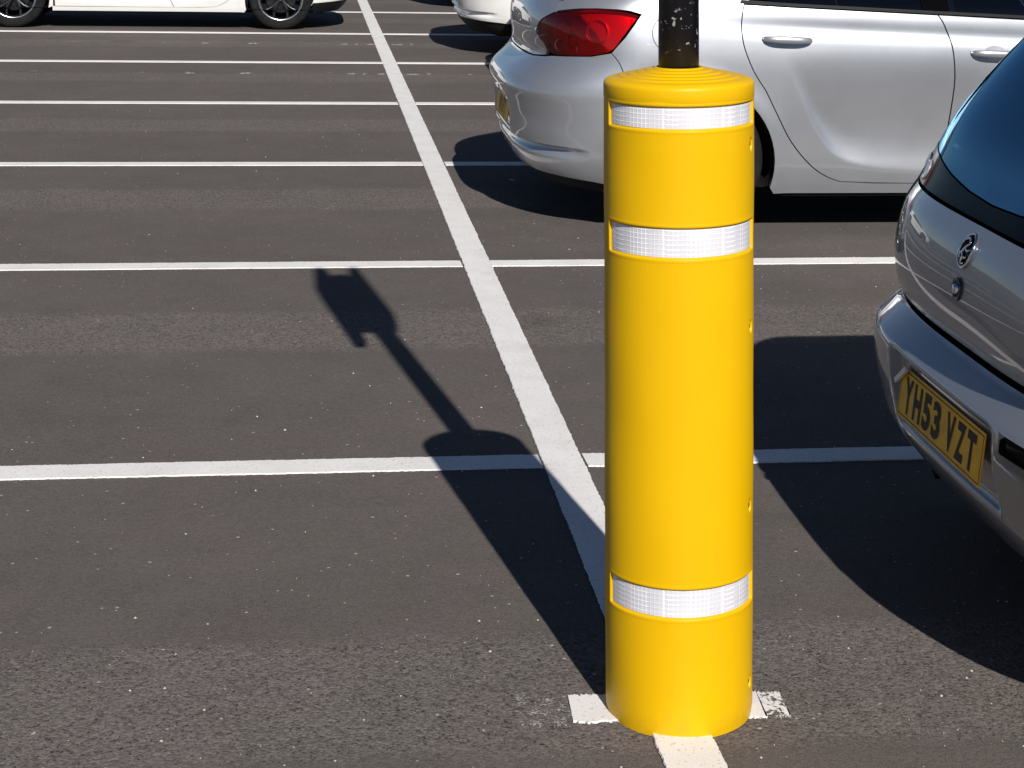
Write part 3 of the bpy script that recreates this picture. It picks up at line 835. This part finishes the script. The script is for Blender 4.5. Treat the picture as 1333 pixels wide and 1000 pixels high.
        panel(B, 'quarter_panel', mr(q), paint, root, 0.02 if det else 0.05, 0.002, 0.022)
        # rear door, below the window line
        fg = smooth_sv(Pt([('x', 1.86, 0.222), ('x', 1.915, 0.36), ('x', 1.943, 0.568), ('x', 1.949, 0.705), ('x', 1.933, 0.841), ('x', 1.90, 0.93), ('x', 1.872, zb(1.87))]), 4)
        d1 = Pt([('x', 1.60, 0.226)])+fg[:]+Pt([('x', 1.5, zb(1.5)), ('x', 1.2, zb(1.2))])+dr[::-1]
        rdoor = panel(B, 'rear_door', mr(d1), paint, root, 0.009 if det else 0.05, 0.003, 0.022)
        d2 = Pt([('x', 3.05, 0.226), ('x', 3.06, 0.50), ('x', 3.02, 0.72), ('x', 2.95, zb(2.95)), ('x', 2.4, zb(2.4)), ('x', 2.1, zb(2.1))])+fg[::-1]
        fdoor = panel(B, 'front_door', mr(d2), paint, root, 0.014 if det else 0.05, 0.003, 0.022)
        # black window seal and glass
        seal = Pt([('x', 0.975, 1.016), ('x', 1.2, zb(1.2)+0.003), ('x', 1.86, zb(1.86)+0.003), ('x', 2.95, zb(2.95)+0.003), ('x', 2.93, zb(2.95)+0.017), ('x', 1.86, zb(1.86)+0.017), ('x', 1.2, zb(1.2)+0.017), ('x', 0.985, 1.032)])
        panel(B, 'window_seal', mr(seal), 'black_plastic', root, 0.04, 0.0005, 0.012, 0.002)
        g1 = Pt([('x', 1.0, 1.040), ('x', 1.2, zb(1.2)+0.019), ('x', 1.80, zb(1.8)+0.019), ('x', 1.76, 1.35), ('x', 1.32, 1.33), ('x', 1.14, 1.18)])
        panel(B, 'window', mr(g1), 'glass', rdoor, 0.05, 0.001, 0.0, -0.004)
        bp = Pt([('x', 1.80, zb(1.8)+0.019), ('x', 1.93, zb(1.93)+0.019), ('x', 1.88, 1.355), ('x', 1.76, 1.35)])
        panel(B, 'door_pillar', mr(bp), 'gloss_black', root, 0.05, 0.0015, 0.01, -0.002)
        g2 = Pt([('x', 1.93, zb(1.93)+0.019), ('x', 2.86, zb(2.86)+0.019), ('x', 2.40, 1.30), ('x', 2.25, 1.35), ('x', 1.88, 1.355)])
        panel(B, 'window', mr(g2), 'glass', fdoor, 0.05, 0.001, 0.0, -0.004)
        ap = Pt([('x', 2.87, zb(2.87)+0.019), ('x', 2.98, zb(2.98)+0.03), ('x', 2.62, 1.30), ('x', 2.45, 1.36), ('x', 2.25, 1.355), ('x', 2.40, 1.302)])
        panel(B, 'windscreen_pillar', mr(ap), paint, root, 0.05, 0.0015, 0.01)
        # front wing
        fa = arc_pts(XF, zc, AR, math.pi+0.28, 0.35, 30)
        fw = Pt([('x', 3.065, 0.224)])+Pt(fa)[0:]+Pt([('x', 3.95, 0.60), ('x', 3.90, 0.70), ('x', 3.5, 0.80), ('x', 2.96, zb(2.95)), ('x', 3.025, 0.72), ('x', 3.065, 0.50)])
        panel(B, 'front_wing', mr(fw), paint, root, 0.05, 0.002, 0.02)
        hl = Pt([('x', 3.92, 0.62), ('x', 4.18, 0.60), ('x', 4.34, 0.60), ('x', 4.30, 0.68), ('x', 3.92, 0.71)])
        hp = panel(B, 'headlight', mr(hl), 'clear_lens', root, 0.03, 0.002, 0.02)
        panel(B, 'lamp_housing', mr(hl), 'reflector', hp, 0.05, 0.004, 0.0, -0.05)
        # pull handles
        for hx, hz, dpar in [(1.185, 0.862, rdoor), (2.13, 0.808, fdoor)]:
            s0, v0 = pts_of(B, [('x', hx, hz)])[0]
            p0 = B.P(np.array([sg*s0]), np.array([v0]))[0]; n0 = B.N(np.array([sg*s0]), np.array([v0]))[0]
            side = -sg
            ex = np.array([1.0, 0, 0]); ey = np.array([0, side, 0.0]); ez = np.array([0, 0, 1.0])
            # recess dish
            V = []; Fc = []; nr_, na = 5, 28
            Vh = []; Fh = []
            n = 22
            for i in range(n+1):
                t = i/n*2-1; xx = t*0.112
                out = 0.030*(1-abs(t)**4.0)+0.004; hh = 0.013+0.006*(1-abs(t)**2); th = 0.011
                cz = -0.003*t
                ring = [(hh*math.cos(a)*(1.0 if math.cos(a) > 0 else 0.85), out+th*math.sin(a)) for a in np.linspace(0, 2*math.pi, 12, endpoint=False)]
                sc = 1.0 if abs(t) < 0.93 else 0.6
                for zz, oo in ring:
                    q3 = p0+ex*xx+ey*(oo*sc+0.0)+ez*(zz*sc+cz); Vh.append(q3)
            for i in range(n):
                for k in range(12): Fh.append((i*12+k, (i+1)*12+k, (i+1)*12+(k+1) % 12, i*12+(k+1) % 12))
            Fh += [tuple(range(12))[::-1], tuple(n*12+k for k in range(12))]
            hnd = obj('handle', Vh, Fh if side > 0 else [f[::-1] for f in Fh], paint, dpar, smooth=True)
            for i in range(33):
                a = 2*math.pi*i/32
                for (rx, rz_, dd) in ((0.052, 0.035, 0.0012), (0.046, 0.030, -0.004), (0.0, 0.0, -0.010)):
                    x_, z_ = hx+rx*math.cos(a), hz+rz_*math.sin(a)
                    V.append((x_, z_, dd))
            A = np.array(V); ss = np.array([B.sx(x_) for x_ in A[:, 0]])*sg; vv = B.vz(A[:, 1])
            pp = B.P(ss, vv)+np.array([0, side, 0])*np.maximum(A[:, 2:3], 0.0006)
            for i in range(32):
                for k in range(2): Fc.append((i*3+k, (i+1)*3+k, (i+1)*3+k+1, i*3+k+1))
            obj('handle_cup', pp, Fc if side < 0 else [f[::-1] for f in Fc], paint, dpar, smooth=True)
        # fuel flap: a ring-shaped shut line
        if sg > 0:
            flap = [(B.sx(0.640+0.092*math.cos(a)), B.vz(0.885+0.082*math.sin(a))) for a in np.linspace(0, 2*math.pi, 40, endpoint=False)]
            V = []; Fc = []
            for r_ in (1.0, 0.965):
                ss = np.array([B.sx(0.640+0.092*r_*math.cos(a)) for a in np.linspace(0, 2*math.pi, 60, endpoint=False)]); vv = np.array([B.vz(0.885+0.082*r_*math.sin(a)) for a in np.linspace(0, 2*math.pi, 60, endpoint=False)])
                V += list(B.P(ss, vv)+B.N(ss, vv)*0.0008)
            Fc = [(i, (i+1) % 60, 60+(i+1) % 60, 60+i) for i in range(60)]
            obj('fuel_flap_gap', V, Fc, 'under', root)
    # bonnet, front bumper, windscreen, roof
    S = B.S
    def fpoly(Ls):
        h = Pt(Ls); return h+[(2*S-s, v) for s, v in h[::-1]]
    # panels that cross the nose are built as two mirrored halves
    for sg in (1, -1):
        mr = (lambda p: p) if sg > 0 else mirror
        nose = lambda z: (S-0.001, B.vz(z))
        fb = Pt([('x', 3.86, 0.20), ('x', 4.25, 0.20)])+[nose(0.20), nose(0.60)]+Pt([('x', 4.34, 0.596), ('x', 4.18, 0.596), ('x', 3.92, 0.615), ('x', 3.92, 0.598), ('x', 3.805, 0.44)])
        panel(B, 'front_bumper', mr(fb), paint, root, 0.05, 0.002, 0.02)
        bn = Pt([('x', 3.93, 0.715), ('x', 4.30, 0.685), ('x', 4.35, 0.605)])+[nose(0.605), nose(0.90)]+Pt([('x', 3.0, zb(2.95)), ('x', 3.5, 0.805)])
        panel(B, 'bonnet', mr(bn), paint, root, 0.06, 0.003, 0.02)
        ws = [nose(0.93), nose(1.36)]+Pt([('x', 2.62, 1.36), ('x', 3.0, zb(2.98)+0.03)])
        panel(B, 'windscreen', mr(ws), 'glass', root, 0.08, 0.003, 0.0, -0.003)
        rf = [(0.0, B.vz(1.365)), (S-0.001, B.vz(1.365)), (S-0.001, B.vz(1.4755)), (0.0, B.vz(1.4755))]
        panel(B, 'roof', mr(rf), paint, root, 0.10, 0.0, 0.0)
    common_under(B, root, XR, XF, 0.325, 0.215, style, AR)
    seats(root, W, 0.6, 2.35)
    if plate_txt:
        number_plate(root, 0.040, 0.458, plate_txt, rad(7))
    return root, B

astra, AB = hatchback('hatchback_car', 'silver five-door hatchback with red tail lamp parked beyond the yellow post guard', (0.93, 8.87, 0), 'silver', 'VII I7Y')

# ---- small grey hatchback close on the right -----------------------------------
def corsa_disp(x, y, z):
    ay = np.abs(y); o = np.zeros_like(x)
    rec = (1-sst(ay, 0.285, 0.325))*sst(z, 0.352, 0.372)*(1-sst(z, 0.520, 0.538))*(1-sst(x, 0.12, 0.2)); o = o-0.027*rec
    fog = sst(-y, 0.345, 0.352)*(1-sst(-y, 0.478, 0.485))*sst(z, 0.480, 0.486)*(1-sst(z, 0.529, 0.535))*(1-sst(x, 0.15, 0.25)); o = o-0.014*fog
    dip = np.exp(-((ay)/0.16)**4)*np.exp(-((z-0.70)/0.06)**4)*(1-sst(x, 0.2, 0.3)); o = o-0.0*dip
    for cx in (0.62, 3.11):
        r = np.hypot(x-cx, z-0.30); o = o+0.010*np.exp(-((r-0.335)/0.045)**2)*(ay > 0.5)
    return o

def corsa(loc, rz=0.0):
    L, W = 3.82, 0.823
    B = Body(L, W, 0.34, 3.3, 2.2,
             rear=[(0.20, 0.15), (0.15, 0.195), (0.115, 0.235), (0.075, 0.28), (0.032, 0.335), (0.012, 0.40), (-0.002, 0.46), (-0.005, 0.515), (0.0, 0.540), (0.016, 0.556), (0.040, 0.577), (0.058, 0.592), (0.064, 0.602), (0.060, 0.615), (0.046, 0.645), (0.040, 0.70), (0.046, 0.76), (0.062, 0.82), (0.094, 0.872), (0.122, 0.935), (0.166, 1.03), (0.252, 1.15), (0.365, 1.28), (0.412, 1.335), (0.372, 1.352), (0.345, 1.375), (0.38, 1.398), (0.62, 1.428), (1.1, 1.44)],
             side=[(0.15, 0.92), (0.2, 0.945), (0.28, 0.97), (0.4, 0.99), (0.55, 1.0), (0.7, 0.995), (0.82, 0.985), (0.92, 0.965), (1.0, 0.935), (1.2, 0.85), (1.33, 0.78), (1.39, 0.68), (1.42, 0.46), (1.435, 0.2), (1.4405, 0.0)],
             front=[(0.15, 0.12), (0.2, 0.10), (0.34, 0.01), (0.5, 0.0), (0.62, 0.04), (0.74, 0.16), (0.82, 0.40), (0.90, 0.75), (0.96, 0.92), (1.2, 1.4), (1.36, 1.8), (1.42, 2.1), (1.4405, 2.3)],
             af=0.7, nf=2.8, disp=corsa_disp)
    root = empty('small_hatchback_car', loc, rz)
    tag(root, 'grey small hatchback cut off by the right edge, rear plate beginning YH53', 'car')
    XR, XF, AR, zc = 0.62, 3.11, 0.335, 0.30
    paint = 'grey'
    Pt = lambda Ls: pts_of(B, Ls)
    dbl = lambda h: h+[(-s, v) for s, v in h[::-1] if abs(s) > 1e-6]
    # bumper
    ar = [p for p in arc_pts(XR, zc, AR, math.pi+0.2, math.pi-0.78, 12) if p[2] > 0.24]
    h = Pt([('y', 0.0, 0.250), ('y', 0.50, 0.246), ('x', 0.10, 0.238), ('x', 0.27, 0.230)]+ar+[('x', 0.33, 0.625), ('x', 0.24, 0.652), ('x', 0.17, 0.662), ('y', 0.68, 0.668)])+smooth_sv(Pt([('y', 0.645, 0.672), ('y', 0.612, 0.650), ('y', 0.57, 0.622), ('y', 0.50, 0.606), ('y', 0.40, 0.600)]), 5)+Pt([('y', 0.2, 0.599), ('y', 0.0, 0.599)])
    bump = panel(B, 'rear_bumper', dbl(h), paint, root, 0.012, 0.002, 0.045)
    v = Pt([('y', 0.0, 0.155), ('y', 0.5, 0.155), ('x', 0.27, 0.155), ('x', 0.27, 0.228), ('x', 0.10, 0.235), ('y', 0.5, 0.244), ('y', 0.0, 0.248)])
    panel(B, 'valance', dbl(v), 'black_plastic', root, 0.05, 0.0, 0.0, -0.015)
    fg = [(-a, z) for a, z in [(0.345, 0.452), (0.485, 0.452), (0.485, 0.503), (0.345, 0.503)]]
    fp = []
    for cx_, cz_, a0 in [(0.470, 0.497, -math.pi/2), (0.470, 0.520, 0.0), (0.360, 0.520, math.pi/2), (0.360, 0.497, math.pi)]:
        for a in np.linspace(a0, a0+math.pi/2, 5): fp.append((B.sy(cx_+0.012*math.cos(a)), B.vz(cz_+0.012*math.sin(a))))
    panel(B, 'fog_lamp', fp, 'gloss_black', root, 0.012, 0.0, 0.01, 0.004)
    # tailgate with rounded lower corners
    edge = smooth_sv(Pt([('y', 0.38, 0.612), ('y', 0.49, 0.618), ('y', 0.555, 0.636), ('y', 0.595, 0.672), ('y', 0.615, 0.73), ('y', 0.625, 0.80), ('y', 0.622, 0.868)]), 6)
    tgp = Pt([('y', 0.0, 0.611), ('y', 0.2, 0.611)])+edge+Pt([('y', 0.3, 0.869), ('y', 0.0, 0.870)])
    tail = panel(B, 'tailgate', dbl(tgp), paint, root, 0.016, 0.004, 0.035)
    ip = Pt([('y', 0.0, 0.50), ('y', 0.60, 0.50), ('x', 0.12, 0.50), ('x', 0.24, 0.58), ('x', 0.34, 0.66), ('x', 0.34, 0.93), ('x', 0.12, 0.955), ('y', 0.60, 0.955), ('y', 0.0, 0.94)])
    panel(B, 'light_block_panel', dbl(ip), 'under', root, 0.04, 0.0, 0.0, -0.055)  # unseen dark sheet, added to stop sun leaking through lamps and gaps
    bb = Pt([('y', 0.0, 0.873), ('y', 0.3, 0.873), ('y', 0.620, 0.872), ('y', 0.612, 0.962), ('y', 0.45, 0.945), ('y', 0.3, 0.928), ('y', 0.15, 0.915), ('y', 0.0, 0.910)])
    panel(B, 'dark_reflection_band', dbl(bb), 'gloss_black', root, 0.03, 0.001, 0.015, 0.001)  # band under the glass; a dark reflection is put into its black
    gl = Pt([('y', 0.0, 0.912), ('y', 0.15, 0.917), ('y', 0.3, 0.930), ('y', 0.45, 0.947), ('y', 0.612, 0.964), ('y', 0.605, 1.10), ('y', 0.575, 1.315), ('y', 0.3, 1.328), ('y', 0.0, 1.33)])
    panel(B, 'rear_window', dbl(gl), 'glass_dark', root, 0.04, 0.001, 0.012, 0.0)
    for sg in (1, -1):
        mr = (lambda p: p) if sg > 0 else mirror
        lp_ = smooth_sv(Pt([('y', 0.634, 0.690), ('y', 0.69, 0.676), ('x', 0.165, 0.672), ('x', 0.225, 0.70), ('x', 0.255, 0.78)]), 5)+smooth_sv(Pt([('x', 0.255, 0.79), ('x', 0.24, 0.86), ('x', 0.20, 0.915), ('y', 0.745, 0.938), ('y', 0.69, 0.930), ('y', 0.640, 0.922)]), 5)+Pt([('y', 0.640, 0.86), ('y', 0.640, 0.76)])
        lp = panel(B, 'tail_lamp', mr(lp_), 'smoke_lens', root, 0.014, 0.002, 0.03, 0.004)
        panel(B, 'lamp_housing', mr(lp_), 'reflector', lp, 0.02, 0.004, 0.0, -0.04)
        for (k, a, z, r) in [('y', 0.745, 0.73, 0.035), ('y', 0.752, 0.80, 0.032), ('y', 0.752, 0.868, 0.028)]:
            s0, v0 = pts_of(B, [(k, a, z)])[0]
            p0 = B.P(np.array([sg*s0]), np.array([v0]))[0]; n0 = B.N(np.array([sg*s0]), np.array([v0]))[0]
            q = Vector(n0).to_track_quat('Z', 'Y').to_matrix()
            obj('lamp_bowl', *moved(lathe([(0.0, -0.02), (r*0.5, -0.016), (r*0.85, -0.006), (r, 0.004), (r*1.06, 0.0)], 24), tuple(p0-n0*0.012), q), 'red_bowl' if 'red_bowl' in M else 'reflector', lp, smooth=True)
        q = Pt([('x', 0.385, 0.535), ('x', 0.33, 0.628), ('x', 0.24, 0.656), ('x', 0.175, 0.666), ('x', 0.232, 0.697), ('x', 0.264, 0.78), ('x', 0.250, 0.865), ('x', 0.207, 0.922), ('y', 0.748, 0.946), ('y', 0.69, 0.936), ('y', 0.634, 0.928), ('y', 0.630, 0.955), ('y', 0.622, 1.10), ('y', 0.59, 1.315), ('y', 0.0, 1.334), ('y', 0.0, 1.362), ('y', 0.6, 1.362), ('x', 1.15, 1.36), ('x', 0.90, 1.10), ('x', 0.88, 0.96), ('x', 1.25, 0.945), ('x', 1.27, 0.60), ('x', 1.20, 0.40), ('x', 1.10, 0.24), ('x', 1.05, 0.21)])+Pt(arc_pts(XR, zc, AR, -0.2, math.pi-0.78, 24))
        hole = lp_
        panel(B, 'quarter_panel', mr(q), paint, root, 0.03, 0.002, 0.02, -0.0005)
        d1 = Pt([('x', 1.11, 0.23), ('x', 2.62, 0.22), ('x', 2.66, 0.55), ('x', 2.60, 0.935), ('x', 1.26, 0.945), ('x', 1.275, 0.60), ('x', 1.205, 0.40)])
        dd = panel(B, 'door', mr(d1), paint, root, 0.06, 0.003, 0.02)
        panel(B, 'window', mr(Pt([('x', 0.93, 0.965), ('x', 2.50, 0.955), ('x', 2.1, 1.33), ('x', 1.18, 1.345), ('x', 0.95, 1.12)])), 'glass', dd, 0.08, 0.002, 0.0, -0.002)
        panel(B, 'windscreen_pillar', mr(Pt([('x', 2.52, 0.955), ('x', 2.66, 0.955), ('x', 2.32, 1.30), ('x', 2.15, 1.36), ('x', 2.1, 1.335)])), paint, root, 0.06, 0.001, 0.01)
        fw = Pt([('x', 2.63, 0.22)]+arc_pts(XF, zc, AR, math.pi+0.2, 0.4, 24)+[('x', 3.45, 0.62), ('x', 3.3, 0.78), ('x', 2.62, 0.93), ('x', 2.67, 0.55)])
        panel(B, 'front_wing', mr(fw), paint, root, 0.06, 0.002, 0.02)
        nose = lambda z: (B.S-0.001, B.vz(z))
        panel(B, 'front_bumper', mr(Pt([('x', 3.46, 0.22), ('x', 3.65, 0.22)])+[nose(0.22), nose(0.60)]+Pt([('x', 3.6, 0.60), ('x', 3.46, 0.61), ('x', 3.43, 0.43)])), paint, root, 0.06, 0.002, 0.02)
        hl = Pt([('x', 3.46, 0.625), ('x', 3.66, 0.615), ('x', 3.64, 0.70), ('x', 3.40, 0.74)])
        hp = panel(B, 'headlight', mr(hl), 'clear_lens', root, 0.05, 0.002, 0.02)
        panel(B, 'lamp_housing', mr(hl), 'reflector', hp, 0.06, 0.004, 0.0, -0.04)
        panel(B, 'bonnet', mr(Pt([('x', 3.31, 0.785), ('x', 3.65, 0.71), ('x', 3.68, 0.61)])+[nose(0.61), nose(0.91)]+Pt([('x', 2.66, 0.94)])), paint, root, 0.08, 0.003, 0.02)
        panel(B, 'windscreen', mr([nose(0.93), nose(1.355)]+Pt([('x', 2.33, 1.355), ('x', 2.67, 0.96)])), 'glass', root, 0.1, 0.003, 0.0, -0.003)
        panel(B, 'roof', mr([(0.0, B.vz(1.365)), (B.S-0.001, B.vz(1.365)), (B.S-0.001, B.vz(1.4405)), (0.0, B.vz(1.4405))]), paint, root, 0.1, 0.0, 0.0)
    common_under(B, root, XR, XF, 0.29, 0.175, 'light', AR)
    seats(root, W, 0.45, 2.0)
    number_plate(root, 0.0125, 0.449, 'YH53 VZT', rad(6))
    # pale strip hooked over the plate's left end
    obj('plate_clip', *moved(box(-0.004, 0.004, -0.055, 0.03, -0.006, 0.006, 0.002), (0.006, 0.250, 0.480), Matrix.Rotation(rad(-32), 3, 'X')), 'plate_white', root)
    for sg in (1, -1):
        for yy_, zz_, r_ in ((0.525, 0.903, 0.024), (0.590, 0.915, 0.019)):
            p0 = B.P(np.array([-sg*B.sy(yy_)]), np.array([B.vz(zz_)]))[0]; n0 = B.N(np.array([-sg*B.sy(yy_)]), np.array([B.vz(zz_)]))[0]
            q = Vector(n0).to_track_quat('Z', 'Y').to_matrix()
            obj('reverse_lamp', *moved(lathe([(0.0, 0.0018), (r_*0.4, 0.0022), (r_*0.8, 0.0036), (r_, 0.0050), (r_*1.08, 0.0030), (r_*1.1, 0.0)], 24), tuple(p0+n0*0.0006), q), 'reflector', root, smooth=True)
    # oval emblem: ring with a winged squiggle
    def tail_pt(y, z, off):
        s0, v0 = B.sy(-y), B.vz(z)
        p = B.P(np.array([s0]), np.array([v0]))[0]; n = B.N(np.array([s0]), np.array([v0]))[0]
        return p+n*off
    bz_ = 0.815; Rb = 0.034
    em = empty('emblem'); em.parent = tail
    back = [tail_pt(Rb*math.cos(a), bz_+Rb*math.sin(a), 0.0015) for a in np.linspace(0, 2*math.pi, 32, endpoint=False)]
    obj('badge_disc', back+[tail_pt(0, bz_, 0.003)], [(i, 32, (i+1) % 32) for i in range(32)], 'gloss_black', em)
    obj('badge_ring', *tube([tail_pt(Rb*math.cos(a), bz_+Rb*math.sin(a), 0.003) for a in np.linspace(0, 2*math.pi, 41)], 0.0032, 8, False), 'chrome', em, smooth=True)
    beast = [[(0.020, 0.020), (0.006, 0.024), (-0.008, 0.016), (0.004, 0.006), (0.012, -0.004), (0.000, -0.014), (-0.014, -0.012)],
             [(-0.020, 0.004), (-0.010, 0.000), (0.002, 0.004)], [(0.004, -0.012), (0.006, -0.024), (-0.006, -0.027)], [(0.012, -0.004), (0.022, -0.008), (0.020, -0.018)]]
    for st_ in beast:
        c_ = crom(st_, 6); obj('badge_figure', *tube([tail_pt(a, bz_+b, 0.004) for a, b in c_], 0.0028, 6), 'chrome', em, smooth=True)
    # boot lock: chrome barrel in a shallow dark cup
    lk = tail_pt(0, 0.735, 0.0); ln = np.array([-1.0, 0, 0.05]); q = Vector(ln).to_track_quat('Z', 'Y').to_matrix()
    lock = obj('boot_lock', *moved(lathe([(0.026, 0.002), (0.024, 0.005), (0.018, 0.004), (0.0165, 0.001), (0.0165, 0.001)], 28), tuple(lk), q), 'dark_chrome', tail, smooth=True)
    obj('lock_cup', *moved(lathe([(0.0, 0.002), (0.0175, 0.0022)], 24), tuple(lk), q), 'gloss_black', lock)
    obj('lock_barrel', *moved(lathe([(0.0, 0.012), (0.006, 0.0115), (0.010, 0.009), (0.0115, 0.003)], 24), tuple(lk), q), 'chrome', lock, smooth=True)
    # exhaust tail pipe under the left of the bumper
    obj('exhaust_pipe', *tube([(0.16, 0.43, 0.205), (0.30, 0.43, 0.215), (0.6, 0.40, 0.23)], 0.022, 16), 'under', root, smooth=True)
    return root, B
corsa_root, CB = corsa((1.335, 3.75, 0))

# ---- white cars and the ones of which only shadows show --------------------------
small, _ = hatchback('compact_car', 'white compact car with dark alloy wheels at the far left', (0.0, 0, 0), 'white', None, 'dark', detail=False, low_black=0.30)
k = 0.909; small.scale = (k, k, k)
small.location = (-0.17+0.78*k, 17.75+0.905*k, 0); small.rotation_euler = (0, 0, math.pi)
saloon, _ = hatchback('parked_car', 'white car whose rear bumper corner shows behind the silver hatchback', (1.30, 16.25, 0), 'white', None, 'light', detail=False, low_black=0.30)

def copy_tree(o, parent=None, swap=None):
    c = o.copy(); col.objects.link(c); c.parent = parent
    if swap and c.type == 'MESH':
        for i, sl_ in enumerate(c.material_slots):
            if sl_.material == M[swap[0]]:
                sl_.link = 'OBJECT'; sl_.material = M[swap[1]]
    for ch in list(o.children): copy_tree(ch, c, swap)
    return c
for x, y, lab in [(1.58, 13.75, 'dark blue hatchback hidden behind the silver hatchback'), (1.36, 21.35, 'dark blue hatchback farthest along the right-hand row, seen only by its shadow')]:
    c = copy_tree(saloon, None, ('white', 'blue')); c.location = (x, y, 0); tag(c, lab, 'car')
